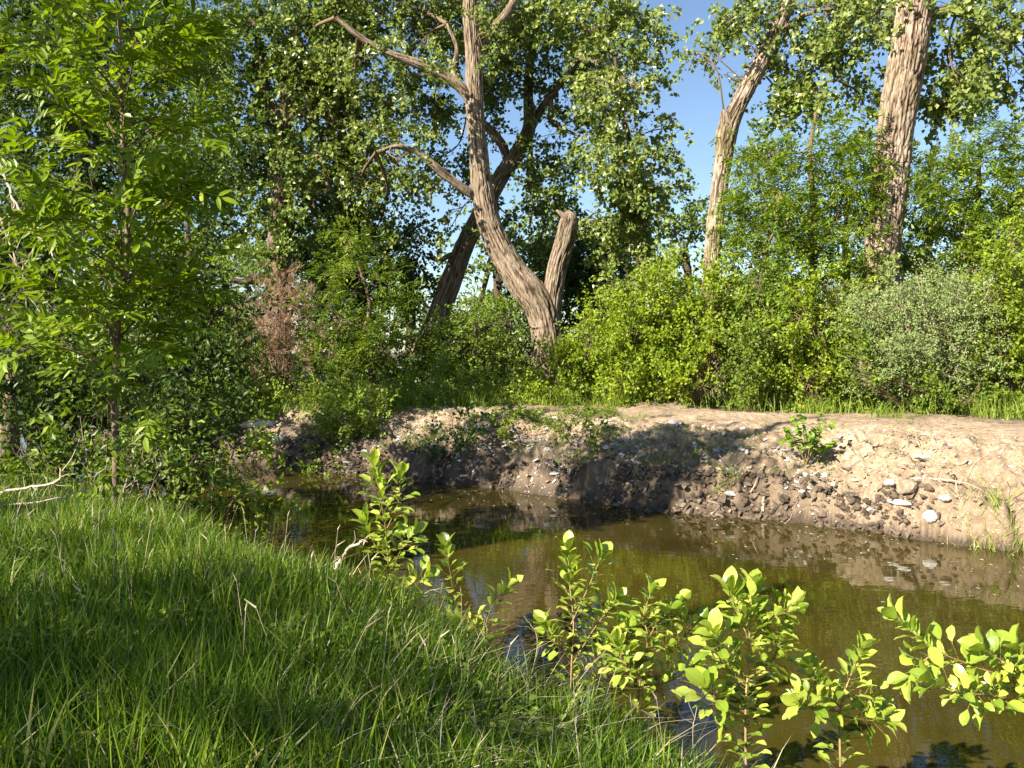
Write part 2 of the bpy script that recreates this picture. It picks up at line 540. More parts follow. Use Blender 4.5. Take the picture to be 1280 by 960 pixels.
def ground_mat():
    m, nt, b = new_mat('bank_soil')
    L = nt.links
    g = nt.nodes.new('ShaderNodeNewGeometry')
    sep = nt.nodes.new('ShaderNodeSeparateXYZ')
    L.new(g.outputs['Position'], sep.inputs[0])

    def noise(scale, det, rough=.6):
        n = nt.nodes.new('ShaderNodeTexNoise')
        n.inputs['Scale'].default_value = scale
        n.inputs['Detail'].default_value = det
        n.inputs['Roughness'].default_value = rough
        L.new(g.outputs['Position'], n.inputs['Vector'])
        return n
    n1, n2, n3 = noise(1.1, 5), noise(13, 8, .7), noise(60, 5, .7)
    dry = ramp(nt, [(.25, (.15, .105, .066)), (.5, (.31, .235, .158)), (.75, (.55, .45, .33))], n2.outputs['Fac'])
    big = ramp(nt, [(.35, (.72, .66, .60)), (.6, (1.06, 1.02, .98))], n1.outputs['Fac'])
    mul = nt.nodes.new('ShaderNodeMix'); mul.data_type = 'RGBA'; mul.blend_type = 'MULTIPLY'
    mul.inputs['Factor'].default_value = 1
    L.new(dry.outputs[0], mul.inputs['A']); L.new(big.outputs[0], mul.inputs['B'])
    # pale bits
    fl = nt.nodes.new('ShaderNodeTexVoronoi')
    fl.inputs['Scale'].default_value = 26
    L.new(g.outputs['Position'], fl.inputs['Vector'])
    fr = ramp(nt, [(.10, (1, 1, 1)), (.20, (0, 0, 0))], fl.outputs['Distance'])
    m2 = nt.nodes.new('ShaderNodeMix'); m2.data_type = 'RGBA'
    L.new(fr.outputs[0], m2.inputs['Factor']); L.new(mul.outputs['Result'], m2.inputs['A'])
    m2.inputs['B'].default_value = (.52, .46, .38, 1)
    # bank face: moist earth with shade painted in; wet soil and undercut shade below
    att = nt.nodes.new('ShaderNodeAttribute'); att.attribute_name = 'damp_shade'
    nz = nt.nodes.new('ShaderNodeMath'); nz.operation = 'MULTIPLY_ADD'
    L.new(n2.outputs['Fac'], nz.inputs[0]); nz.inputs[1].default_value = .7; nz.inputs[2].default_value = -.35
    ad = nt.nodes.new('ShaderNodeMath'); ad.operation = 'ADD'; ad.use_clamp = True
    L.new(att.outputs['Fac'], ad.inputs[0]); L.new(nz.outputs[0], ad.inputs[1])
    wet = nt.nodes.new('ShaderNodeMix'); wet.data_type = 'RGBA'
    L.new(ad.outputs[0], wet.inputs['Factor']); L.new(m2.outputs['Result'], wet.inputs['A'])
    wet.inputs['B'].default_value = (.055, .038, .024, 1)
    # grassy soil / litter away from the bare bank
    att2 = nt.nodes.new('ShaderNodeAttribute'); att2.attribute_name = 'litter'
    lit = ramp(nt, [(.3, (.045, .045, .018)), (.6, (.10, .085, .045)), (.8, (.19, .155, .09))], n3.outputs['Fac'])
    m3 = nt.nodes.new('ShaderNodeMix'); m3.data_type = 'RGBA'
    L.new(att2.outputs['Fac'], m3.inputs['Factor']); L.new(wet.outputs['Result'], m3.inputs['A']); L.new(lit.outputs[0], m3.inputs['B'])
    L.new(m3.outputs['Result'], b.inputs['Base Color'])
    rr = nt.nodes.new('ShaderNodeMapRange')
    L.new(ad.outputs[0], rr.inputs['Value'])
    rr.inputs['To Min'].default_value = .95
    rr.inputs['To Max'].default_value = .45
    L.new(rr.outputs[0], b.inputs['Roughness'])
    b.inputs['Specular IOR Level'].default_value = .25
    ad2 = nt.nodes.new('ShaderNodeMath'); ad2.operation = 'MULTIPLY_ADD'
    L.new(n3.outputs['Fac'], ad2.inputs[0]); ad2.inputs[1].default_value = .35; L.new(n2.outputs['Fac'], ad2.inputs[2])
    bp = nt.nodes.new('ShaderNodeBump')
    bp.inputs['Strength'].default_value = .8
    bp.inputs['Distance'].default_value = .035
    L.new(ad2.outputs[0], bp.inputs['Height'])
    L.new(bp.outputs[0], b.inputs['Normal'])
    return m


def water_mat():
    m, nt, b = new_mat('murky_creek_water')
    L = nt.links
    g = nt.nodes.new('ShaderNodeNewGeometry')
    n = nt.nodes.new('ShaderNodeTexNoise'); n.inputs['Scale'].default_value = .8; n.inputs['Detail'].default_value = 3
    L.new(g.outputs['Position'], n.inputs['Vector'])
    r = ramp(nt, [(.35, (.026, .020, .003)), (.65, (.046, .035, .006))], n.outputs['Fac'])
    L.new(r.outputs[0], b.inputs['Base Color'])
    b.inputs['Roughness'].default_value = .012
    b.inputs['IOR'].default_value = 1.333
    mp = nt.nodes.new('ShaderNodeMapping')
    mp.inputs['Rotation'].default_value = (0, 0, math.radians(-35))
    mp.inputs['Scale'].default_value = (4.0, 13.0, 1)
    L.new(g.outputs['Position'], mp.inputs[0])
    r1 = nt.nodes.new('ShaderNodeTexNoise'); r1.inputs['Scale'].default_value = 1; r1.inputs['Detail'].default_value = 2
    L.new(mp.outputs[0], r1.inputs['Vector'])
    r2 = nt.nodes.new('ShaderNodeTexNoise'); r2.inputs['Scale'].default_value = 1.6; r2.inputs['Detail'].default_value = 2
    L.new(g.outputs['Position'], r2.inputs['Vector'])
    sm = nt.nodes.new('ShaderNodeMath'); sm.operation = 'MULTIPLY_ADD'
    L.new(r1.outputs['Fac'], sm.inputs[0]); sm.inputs[1].default_value = .35; L.new(r2.outputs['Fac'], sm.inputs[2])
    bp = nt.nodes.new('ShaderNodeBump')
    bp.inputs['Strength'].default_value = .095
    bp.inputs['Distance'].default_value = .022
    L.new(sm.outputs[0], bp.inputs['Height'])
    L.new(bp.outputs[0], b.inputs['Normal'])
    return m


# ------------------------------------------------------------------ setting: ground sheet and creek
def axis(lo, hi, d0, d1, step, grow=1.22):
    a = list(np.arange(d0, d1 + 1e-6, step))
    s = step
    x = d1
    while x < hi:
        s *= grow
        x += s
        a.append(x)
    s = step
    x = d0
    pre = []
    while x > lo:
        s *= grow
        x -= s
        pre.append(x)
    return np.array(pre[::-1] + a)


def build_ground():
    xs = axis(-600, 600, -6.5, 6.5, 0.030)
    ys = np.concatenate([axis(-60, 2.0, 2.0, 7.0, 0.06), axis(7.05, 900, 7.06, 15.0, 0.027)])
    X, Y = np.meshgrid(xs, ys)
    Z = ground_z(X.ravel(), Y.ravel())
    x, y = X.ravel(), Y.ravel()
    _, dF, dN = ground_base(x, y)
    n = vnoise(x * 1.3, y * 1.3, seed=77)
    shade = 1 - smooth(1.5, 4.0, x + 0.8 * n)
    damp_shade = (1 - smooth(0.04, 0.13 + 0.13 * shade, Z)) * 1.0  # wet band at the water, widened as painted undercut shade
    damp_shade = np.maximum(damp_shade, (0.24 + .46 * shade) * (1 - smooth(0.30, 0.85, Z)))  # bank-face moisture plus painted shade, stronger towards the left
    litter = np.maximum(smooth(3.4, 4.4, dF + 0.5 * n), smooth(0.02, 0.25, dN))
    litter = np.maximum(litter, smooth(.1, .4, dF) * smooth(5.2, 6.4, -x + .5 * n))
    V = np.stack([x, y, Z], -1)
    h, w = X.shape
    i = np.arange(h - 1)[:, None] * w + np.arange(w - 1)[None, :]
    Q = np.stack([i, i + 1, i + w + 1, i + w], -1).reshape(-1, 4)
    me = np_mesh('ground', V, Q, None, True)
    for k, a in (('damp_shade', damp_shade), ('litter', litter)):
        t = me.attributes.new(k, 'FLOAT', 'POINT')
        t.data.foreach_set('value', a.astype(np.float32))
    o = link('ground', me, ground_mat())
    tag(o, kind='structure')
    print('ground faces', len(Q))


build_ground()
wp = [(-40, -30, 0), (40, -30, 0), (40, 60, 0), (-40, 60, 0)]
wm = np_mesh('creek_water', wp, [[0, 1, 2, 3]])
tag(link('creek_water', wm, water_mat()), kind='structure')

# ------------------------------------------------------------------ plants
LEAF = {  # length, width, leaves per spray, spray length, droop, template
    'cotton': (.105, .100, 24, .55, .35, 'quad'),
    'ash': (.100, .040, 8, .55, .15, 'quad'),
    'bush': (.066, .044, 26, .40, .05, 'quad'),
    'fine': (.042, .020, 34, .35, .05, 'quad'),
    'left': (.085, .042, 22, .45, .15, 'quad'),
    'back': (.17, .15, 24, .9, .2, 'quad'),
    'far': (.20, .17, 22, 1.3, .2, 'quad'),
    'brush': (.11, .008, 40, .35, .3, 'quad'),
}
TOTAL = [0]
DENS = 2.7


def foliage(blobs, kind, lai=2.2, up=.35, anchors=None, wood=None, wr=.012, clump=.38):
    L, W, per, sl, droop, tpl = LEAF[kind]
    Vs, Ts, ts, off = [], [], [], 0
    for b in blobs:
        px, py, rx, ry, Y = b[:5]
        k = b[5] if len(b) > 5 else 1.0
        c = at(px, py, Y)
        r = np.array([pix(rx, Y), 0, pix(ry, Y)])
        r[1] = 0.75 * min(r[0], r[2]) + .25
        if Y > 30:
            r[1] = 2.5
        lf = .5 * L * W * (7 if kind == 'ash' else 1)
        ns = max(3, int(DENS * lai * k * math.pi * r[0] * r[2] / lf / per))
        nc = max(3, ns // 7)
        dc = rdir(nc) * (rng.random((nc, 1)) ** .45)
        cc = c + dc * r
        ci = rng.integers(0, nc, ns)
        sp = cc[ci] + rng.normal(size=(ns, 3)) * r * clump * .72
        out = norm((sp - c) / np.maximum(r, .05))
        td = norm(out * .8 + rdir(ns) * .7 + np.array([0, 0, .15 - droop]))
        ln = sl * rng.uniform(.6, 1.25, ns)
        stint = rng.normal(.5, .10, ns)
        t = (np.arange(per) + .5) / per * .95 + .05
        n = ns * per
        tt = np.tile(t, ns) + rng.normal(0, .03, n)
        TD, SP, LN = np.repeat(td, per, 0), np.repeat(sp, per, 0), np.repeat(ln, per)
        sag = np.array([0, 0, -droop * .5])
        P = SP + TD * (tt * LN)[:, None] + sag * (tt ** 2 * LN)[:, None]
        TI = np.repeat(stint, per) + rng.normal(0, .17, n)
        if kind == 'ash':
            side = norm(np.cross(TD, rdir(n)))
            RD = norm(TD * .5 + side + np.array([0, 0, .05]))
            RN = norm(np.array([0, 0, 1.0]) + rdir(n) * .5)
            RS = norm(np.cross(RD, RN))
            rl = rng.uniform(.17, .26, n)
            PP, DD, NN, TT = [], [], [], []
            for q, (a, s) in enumerate([(.35, -1), (.35, 1), (.6, -1), (.6, 1), (.82, -1), (.82, 1), (1, 0)]):
                PP.append(P + RD * (rl * a)[:, None] + np.array([0, 0, -.12]) * (rl * a * a)[:, None])
                DD.append(norm(RD * .75 + RS * s + np.array([0, 0, -.15])))
                NN.append(RN + rdir(n) * .25)
                TT.append(TI)
            P, D, N, TI = map(np.concatenate, (PP, DD, NN, TT))
            n *= 7
        elif kind == 'brush':
            D = norm(TD + rdir(n) * .7)
            N = rdir(n)
        else:
            P = P + rng.normal(0, L * .5, (n, 3))
            D = norm(TD * .6 + rdir(n) + np.array([0, 0, -droop]))
            N = norm(rdir(n) + np.array([0, 0, up]) + np.array(SDIR) * .75)
        s = rng.uniform(.7, 1.2, n)
        V, T, tv = leaves(P, D, N, L * s, W * s * rng.uniform(.85, 1.1, n), tpl, TI)
        Vs.append(V); Ts.append(T + off); ts.append(tv); off += len(V)
        if wood is not None:
            if anchors is not None and len(anchors):
                A = anchors[np.argmin(np.linalg.norm((anchors - c) * [1, 1, .8] + [0, 0, .0], axis=1))]
                mid = (A + c) / 2 + rng.normal(0, .08, 3) * np.linalg.norm(A - c) + [0, 0, .05]
                lp = catmull([A, mid, c], 5)
                rr = min(.05, wr * (1.2 + math.sqrt(ns) * .22))
                wood.tube(lp, rr, rr * .45, 5)
            else:
                lp = np.array([c])
            for q in range(nc):
                o = lp[rng.integers(len(lp) // 2, len(lp))]
                m2 = (o + cc[q]) / 2 + rng.normal(0, .10, 3)
                wood.tube(catmull([o, m2, cc[q]], 3), wr * .8, wr * .4, 3)
            for q in range(0, ns, 2):
                a0 = cc[ci[q]]
                e = sp[q] + td[q] * ln[q] * .9 + sag * ln[q] * .8
                wood.tube(np.array([a0, sp[q], e]), wr * .4, wr * .15, 3)
    V, T, t = np.concatenate(Vs), np.concatenate(Ts), np.concatenate(ts)
    TOTAL[0] += len(T)
    return V, T, t


def plant(name, label, cat, base, stems=(), blobs=(), kind='cotton', mat='cotton', bark='bark', big=True, lai=2.2, wr=.012,
          group=None, part='crown', twigmat=None, furrow=.028, flare=.12, fork_names=True, clump=.38):
    root = empty(name, base, label, cat, group)
    anchors = []
    for k, s in enumerate(stems):
        cap = None
        if s[0] == 'cap':
            cap, s = s[1], s[2]
        pts = [list(at(a, b_, c)) + [pix(w, c) / 2] for a, b_, c, w in s]
        nm = 'trunk' if k == 0 else 'limb'
        rmax = max(p[3] for p in pts)
        if big and rmax > .05:
            nu = 150 if rmax > .2 else (64 if rmax > .09 else 24)
            me, P, R = bark_tube(pts, base, seed=k * 31 + len(label), nu=nu, ds=.05 if rmax > .2 else .06,
                                 furrow=furrow * min(1, rmax / .25 + .15), flare=flare if k == 0 else 0, cap=cap, name=nm)
        else:
            g = Geo()
            C = catmull(np.array(pts), 6)
            V, T = sweep(C[:, :3] + rng.normal(0, .004, (len(C), 3)), np.maximum(C[:, 3], .002), 8)
            g.add(V, T)
            me, P = g.mesh(nm, base), C[:, :3]
        link(nm, me, M[bark], root)
        anchors.append(P)
    if blobs:
        w = Geo()
        A = np.concatenate(anchors) if anchors else np.array([np.asarray(base, float)])
        V, T, t = foliage(blobs, kind, lai, anchors=A, wood=w, wr=wr, clump=clump)
        link(part, np_mesh(part, V - np.asarray(base), T, t), M[mat], root, kind='stuff')
        link('twigs', w.mesh('twigs', base), M[twigmat or ('twig' if bark != 'bark_dark' else 'twig_dark')], root, kind='stuff')
    return root


def gbase(px, Y):
    x = (px - HX) / F * Y
    return np.array([x, Y, gz(x, Y)])


# --- the big cottonwoods across the creek
plant('cottonwood_tree', 'forked cottonwood with furrowed tan bark and a broken stub, centre of the far bank', 'tree',
      gbase(686, 18), [
          [(687, 500, 18, 52), (686, 450, 18, 44), (683, 415, 18, 40), (672, 378, 18, 40), (640, 335, 18, 37), (615, 290, 18, 32), (603, 240, 18, 28), (598, 180, 18, 25),
           (594, 120, 18, 23), (591, 60, 18, 21), (588, 0, 18, 18), (592, -70, 18, 14)],
          ('cap', .10, [(686, 415, 18.05, 26), (691, 370, 18, 26), (698, 330, 17.9, 24), (706, 300, 17.85, 24), (710, 278, 17.8, 23), (710, 268, 17.8, 17)]),
          [(709, 276, 17.75, 10), (702, 268, 17.7, 7), (695, 263, 17.7, 3)],
          [(602, 250, 18, 14), (585, 240, 17.9, 12), (560, 222, 17.8, 11), (540, 205, 17.7, 10), (520, 190, 17.6, 8), (495, 183, 17.4, 6), (470, 190, 17.3, 4)],
          [(594, 135, 18, 15), (578, 112, 17.9, 14), (550, 92, 17.8, 12), (520, 79, 17.7, 11), (490, 68, 17.6, 9), (455, 50, 17.5, 8), (420, 22, 17.4, 5)],
          [(593, 100, 18, 12), (600, 62, 18.1, 13), (614, 40, 18.2, 12), (636, 12, 18.3, 10), (660, -40, 18.4, 7)],
          [(575, 110, 17.9, 6), (568, 85, 18, 6), (572, 60, 18, 5), (560, 30, 18, 4)],
      ],
      [(440, 100, 60, 38, 18.7), (520, 60, 50, 30, 19.1), (400, 175, 55, 50, 19.3), (480, 165, 48, 40, 18.9, .8), (450, 240, 60, 42, 19.3), (540, 125, 40, 28, 19.7, .7),
       (490, 215, 40, 22, 18.6, .7), (620, 0, 90, 40, 19.6), (500, -10, 100, 50, 19.1), (450, 70, 34, 14, 16.6, .6), (530, 95, 20, 14, 16.8, .6), (500, 200, 22, 12, 16.5, .6), (610, 40, 18, 22, 17.2, .6), (630, 90, 26, 30, 19.9, .8), (400, 40, 60, 50, 19.3), (560, 290, 22, 16, 19.7, .5), (575, 60, 26, 30, 19.7, .8), (470, 290, 46, 30, 19.7, .8), (535, 240, 22, 18, 19.5, .5)],
      'cotton', 'cotton', lai=2.2)

plant('cottonwood_tree', 'dark leaning cottonwood crossing behind the forked tree, short broken branch on its left', 'tree',
      gbase(520, 21), [
          [(515, 500, 21, 33.4), (524, 455, 21, 29.9), (545, 402, 21, 28.2), (562, 355, 21, 26.4), (582, 305, 21, 22.9), (605, 262, 21, 21.1), (628, 218, 21, 20.2), (648, 188, 21, 19.4), (661, 160, 21, 16.7),
           (660, 130, 21, 13.2), (662, 85, 21, 11.4), (670, 40, 21, 9.7), (678, -20, 21, 7.0)],
          [(655, 175, 21, 14), (672, 145, 20.8, 12), (688, 122, 20.6, 10), (705, 100, 20.4, 7), (725, 70, 20.2, 5)],
          [(634, 205, 21, 12), (628, 182, 21, 12), (615, 165, 21, 11), (602, 152, 21, 10), (585, 140, 21, 8)],
          [(688, 124, 20.6, 8), (690, 150, 20.5, 7), (706, 162, 20.4, 5), (725, 170, 20.3, 3)],
          [(575, 316, 21, 8), (560, 320, 20.8, 7), (550, 326, 20.7, 6), (541, 323, 20.6, 4)],
          [(660, 168, 21, 7), (664, 195, 20.9, 5), (660, 225, 20.8, 3)],
      ],
      [(650, 70, 36, 36, 21), (720, 75, 52, 32, 20.5), (690, 0, 90, 40, 20.5), (700, 175, 34, 34, 20.6, .8), (672, 240, 26, 26, 20.8, .6), (660, 290, 34, 26, 21.5, .6), (545, 200, 26, 20, 21, .35),
       (600, 100, 22, 30, 21.5, .8), (690, 220, 32, 30, 21.5, .7), (640, 275, 30, 26, 21.5, .6), (570, 215, 22, 26, 21.5, .5), (620, 130, 20, 30, 21.5, .7), (560, 130, 26, 26, 21.5, .7)],
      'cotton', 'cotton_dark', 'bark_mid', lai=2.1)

plant('cottonwood_tree', 'leafy cottonwood limb crown drooping beside the blue sky gap, hung with tan dead twigs', 'tree',
      gbase(838, 20), [
          [(846, 500, 20, 26), (838, 440, 20, 24), (822, 380, 20, 20), (800, 325, 20, 15), (778, 296, 19.7, 10), (752, 281, 19.3, 9), (722, 280, 19.0, 8)],
          [(822, 380, 20, 12), (815, 320, 19.6, 11), (800, 250, 19, 10), (790, 190, 18.6, 8), (775, 130, 18.3, 6), (768, 70, 18, 4)],
      ],
      [(765, 95, 44, 40, 18), (778, 150, 45, 40, 17.8), (765, 205, 40, 38, 17.6), (800, 215, 34, 40, 17.6, 1.1), (808, 270, 36, 38, 17.7, 1.1), (755, 265, 26, 22, 18.2, .8), (790, 320, 30, 28, 17.8),
       (838, 160, 10, 24, 18, .55), (846, 190, 22, 9, 18, .45), (745, 30, 60, 40, 18.5), (790, 40, 30, 26, 18.5), (828, 240, 22, 20, 18, .7), (780, 360, 26, 22, 18, .7)],
      'cotton', 'cotton', 'bark_dark', lai=2.0)

_t = [o for o in bpy.data.objects if o.get('label', '').startswith('leafy cottonwood limb')][0]
_b = np.array(_t.location)
V, T, t = foliage([(742, 95, 16, 18, 17.3), (765, 125, 20, 26, 17.2), (775, 160, 16, 26, 17.2), (745, 120, 14, 14, 17.3)], 'brush', .22)
link('dead_twigs', np_mesh('dead_twigs', V - _b, T, t), M['straw'], _t, kind='stuff')

plant('cottonwood_tree', 'old vine-wrapped cottonwood with a dark trunk behind the brown dead brush', 'tree',
      gbase(345, 19), [
          [(343, 500, 19, 42), (344, 440, 19, 38), (347, 390, 19, 34), (350, 320, 19, 31), (351, 260, 19, 29), (352, 200, 19, 27), (354, 165, 19, 22), (346, 141, 19, 15),
           (333, 118, 19, 12), (328, 80, 19, 10), (318, 20, 19, 7)],
          [(352, 175, 19, 15), (357, 130, 18.9, 13), (355, 90, 18.9, 11), (364, 60, 18.8, 10), (380, 20, 18.7, 8)],
          [(352, 225, 19, 10), (362, 203, 18.9, 9), (380, 195, 18.8, 8), (398, 196, 18.7, 7), (406, 215, 18.6, 5), (410, 240, 18.5, 3)],
          [(352, 240, 19, 9), (368, 230, 18.9, 8), (385, 238, 18.8, 6), (394, 260, 18.7, 4)],
          [(345, 345, 19, 12), (325, 350, 18.8, 10), (300, 352, 18.6, 8), (278, 345, 18.5, 5)],
          [(350, 150, 19, 10), (390, 140, 18.8, 9), (420, 152, 18.7, 8), (455, 156, 18.6, 7), (480, 150, 18.5, 4)],
      ],
      [(300, 90, 60, 55, 19), (375, 95, 38, 36, 19), (290, 190, 58, 48, 19.2), (395, 120, 40, 34, 19.2), (315, 150, 36, 36, 19), (340, 20, 110, 48, 19), (300, 270, 50, 36, 19.2, .8), (410, 270, 44, 40, 19.6),
       (348, 250, 15, 75, 18.5, 1.5), (345, 350, 20, 30, 18.4, .9), (400, 200, 24, 24, 19, .4), (230, 60, 60, 50, 19.5)],
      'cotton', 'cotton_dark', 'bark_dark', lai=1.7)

plant('cottonwood_tree', 'slim pale cottonwood trunk with a broken knob, leaning right above the bright bushes', 'tree',
      gbase(893, 17), [
          [(896, 500, 17, 26.4), (893, 430, 17, 22.9), (889, 365, 17, 21.1), (891, 300, 17, 22.0), (897, 250, 17, 21.1), (903, 205, 17, 21.1), (908, 165, 17, 25.5), (917, 142, 17, 22.9), (932, 115, 17, 21.1),
           (948, 85, 17, 20.2), (964, 52, 17, 18.5), (984, 10, 17, 15.8), (1005, -50, 17, 12.3)],
          ('cap', .06, [(908, 160, 17, 20), (906, 146, 16.9, 15), (904, 139, 16.9, 8)]),
          [(970, 42, 17, 5), (1000, 22, 16.8, 5), (1030, 15, 16.6, 4), (1046, 50, 16.5, 3.5), (1047, 100, 16.4, 2.5)],
      ],
      [(1005, 85, 46, 30, 17.2), (1055, 80, 36, 34, 16.8), (985, 130, 30, 26, 17.4, .8), (1030, 130, 40, 26, 17, .9), (935, 60, 16, 26, 17, .7), (893, 72, 8, 20, 17, .7), (868, 62, 14, 14, 17, .6),
       (915, 100, 12, 20, 17, .5), (905, 20, 50, 24, 17, .8), (905, 350, 22, 26, 16.4, .6), (930, 385, 24, 20, 16.2, .6), (1040, 10, 80, 40, 17), (1080, 130, 24, 30, 17)],
      'cotton', 'cotton', 'bark_pale', lai=2.0, furrow=.03)

plant('cottonwood_tree', 'thickest cottonwood trunk with deep furrows and a pinkish sunlit face, nearest the right edge', 'tree',
      gbase(1098, 15), [
          [(1094, 520, 15, 66), (1097, 450, 15, 56), (1098, 395, 15, 50), (1101, 340, 15, 44), (1106, 290, 15, 45), (1111, 240, 15, 43), (1117, 180, 15, 42), (1124, 130, 15, 45), (1131, 90, 15, 46),
           (1138, 50, 15, 46), (1144, 0, 15, 44), (1152, -70, 15, 38)],
          [(1140, 40, 15, 16), (1175, 15, 15, 14), (1215, 20, 15, 10), (1250, 45, 15, 6)],
      ],
      [(1190, 85, 34, 34, 15), (1240, 75, 44, 34, 15), (1215, 120, 32, 18, 15, .9), (1262, 120, 22, 14, 15, .5), (1190, 20, 60, 36, 15.2), (1260, 20, 50, 36, 15), (1180, 130, 16, 26, 15.2, .8),
       (1090, 20, 30, 40, 15.6, .8), (1290, 80, 30, 30, 15), (1085, 350, 16, 34, 14.4, .7), (1120, 370, 18, 26, 14.3, .6)],
      'cotton', 'cotton', 'bark_pale', lai=2.0, furrow=.045)

# --- understory ash and elm trees
plant('ash_tree', 'slender green ash filling the gap between the two pale cottonwood trunks', 'tree', gbase(1016, 15.5), [
    [(1014, 500, 15.5, 14), (1016, 420, 15.5, 12), (1015, 340, 15.5, 10), (1017, 260, 15.5, 8), (1012, 200, 15.5, 6), (1020, 140, 15.5, 4)],
    [(1015, 300, 15.5, 6), (1000, 262, 15.3, 5), (975, 240, 15.1, 3)],
    [(1016, 330, 15.5, 6), (1040, 280, 15.3, 5), (1060, 250, 15.1, 3)]],
    [(950, 250, 34, 44, 15.3), (1020, 200, 52, 44, 15.4), (985, 290, 46, 44, 15), (1050, 270, 30, 50, 15.2), (960, 190, 32, 26, 15.6, .9), (935, 335, 34, 36, 14.8), (1015, 350, 44, 36, 15.2, .9), (1060, 350, 22, 36, 15.6),
     (925, 290, 20, 30, 15)],
    'ash', 'ash', 'twig', big=False, lai=2.0)
plant('ash_tree', 'feathery-leaved green ash at the right edge behind the thick trunk', 'tree', gbase(1215, 15), [
    [(1220, 500, 15, 16), (1216, 420, 15, 13), (1212, 340, 15, 10), (1222, 260, 15, 7), (1225, 190, 15, 4)],
    [(1212, 340, 15, 7), (1240, 290, 14.8, 5), (1270, 250, 14.6, 3)]],
    [(1175, 215, 26, 26, 15, .9), (1230, 225, 44, 34, 14.6), (1190, 275, 42, 36, 14.8), (1250, 300, 44, 44, 14.4), (1165, 330, 28, 34, 15.4), (1210, 350, 40, 34, 15), (1290, 240, 34, 50, 14.5), (1225, 180, 24, 14, 14.8, .5), (1275, 180, 20, 20, 14.6, .5),
     (1145, 260, 14, 60, 16)],
    'ash', 'ash', 'twig_dark', big=False, lai=2.2)
plant('elm_tree', 'round dark elm in deep shade behind the broken stub', 'tree', gbase(750, 24), [
    [(745, 500, 24, 20), (742, 430, 24, 16), (738, 360, 24, 12), (745, 300, 24, 7)]],
    [(735, 320, 52, 34, 24), (760, 365, 48, 34, 24), (690, 345, 34, 40, 25), (735, 410, 60, 30, 24), (650, 330, 30, 30, 25, .7), (710, 285, 34, 24, 24.5), (800, 400, 44, 34, 23)],
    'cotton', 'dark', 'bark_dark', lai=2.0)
plant('elm_tree', 'dark leafy elm below the main limbs left of the leaning trunk', 'tree', gbase(455, 22), [
    [(460, 500, 22, 18), (455, 430, 22, 16), (450, 350, 22, 12), (455, 280, 22, 8)]],
    [(430, 300, 56, 40, 22), (495, 310, 40, 30, 22), (470, 360, 50, 34, 21.5), (400, 350, 50, 40, 22), (520, 350, 22, 26, 21.5, .7), (360, 300, 30, 30, 22)],
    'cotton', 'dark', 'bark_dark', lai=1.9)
plant('box_elder_tree', 'sunlit young box elder with a crooked stem, left of the leaning trunk', 'tree', gbase(462, 16.3), [
    [(470, 505, 16.3, 8), (462, 460, 16.3, 7), (455, 420, 16.3, 6), (462, 380, 16.3, 5), (448, 330, 16.3, 3)],
    [(457, 430, 16.3, 4), (430, 400, 16, 3), (405, 380, 15.8, 2)],
    [(462, 460, 16.3, 4), (490, 420, 16, 3), (500, 390, 15.9, 2)]],
    [(425, 405, 36, 34, 16), (450, 350, 40, 34, 16.4), (470, 420, 34, 40, 16.2), (410, 450, 26, 34, 16, .9), (500, 430, 24, 40, 16.4, .6), (445, 475, 50, 20, 16, .7), (435, 300, 26, 26, 16.6, .8)],
    'ash', 'bush_mid', 'twig', big=False, lai=1.7)
plant('elm_tree', 'small shaded elm growing in front of the leaning trunk base', 'tree', gbase(590, 17), [
    [(592, 505, 17, 8), (590, 460, 17, 7), (596, 420, 17, 5), (588, 390, 17, 3)],
    [(590, 460, 17, 4), (560, 430, 17, 3)]],
    [(585, 425, 36, 30, 17), (555, 450, 28, 34, 17, .9), (615, 450, 34, 34, 17.3), (640, 410, 34, 30, 18, .9), (600, 480, 50, 18, 17), (530, 425, 16, 24, 17.5, .5)],
    'bush', 'bush_mid', 'twig', big=False, lai=1.7)

# --- bright shrub band
SH = [
    ('shrub', 'rounded bright green shrub against the foot of the forked trunk', 722, 15.2, [(704, 470, 34, 28), (735, 435, 38, 36), (750, 470, 40, 26), (690, 485, 30, 14)], 'bush', 'bush'),
    ('shrub', 'sunlit yellow-green shrub right of the rounded one', 800, 14.6, [(790, 415, 40, 38), (820, 450, 40, 36), (780, 470, 34, 26), (810, 375, 30, 24), (835, 400, 30, 30)], 'bush', 'bush'),
    ('shrub', 'dense bright shrub right below the slim pale trunk', 870, 14.2, [(865, 430, 40, 44), (880, 395, 30, 26), (850, 480, 34, 18), (905, 455, 30, 34), (900, 410, 26, 24)], 'bush', 'bush'),
    ('shrub', 'mid-green shrub with shaded hollows between the two pale trunks', 950, 13.6, [(940, 440, 36, 40), (975, 420, 36, 40), (930, 480, 36, 20), (985, 470, 34, 26), (960, 385, 34, 26)], 'bush', 'bush_mid'),
    ('shrub', 'yellow-tipped shrub left of the thick trunk foot', 1030, 13.0, [(1020, 430, 38, 40), (1045, 400, 32, 30), (1010, 480, 36, 22), (1050, 460, 30, 32), (1000, 395, 24, 24)], 'bush', 'bush'),
    ('shrub', 'bright green shrub at the right edge behind the path', 1262, 12.2, [(1262, 410, 40, 46), (1235, 460, 32, 36), (1275, 480, 40, 30), (1290, 360, 40, 40), (1300, 430, 40, 50), (1250, 350, 30, 30)], 'bush', 'bush'),
    ('shrub', 'low leafy shrub under the grey-green thorny one', 1150, 12.2, [(1090, 490, 36, 20), (1130, 500, 34, 14), (1180, 490, 30, 20), (1215, 500, 30, 16)], 'bush', 'bush_mid'),
]
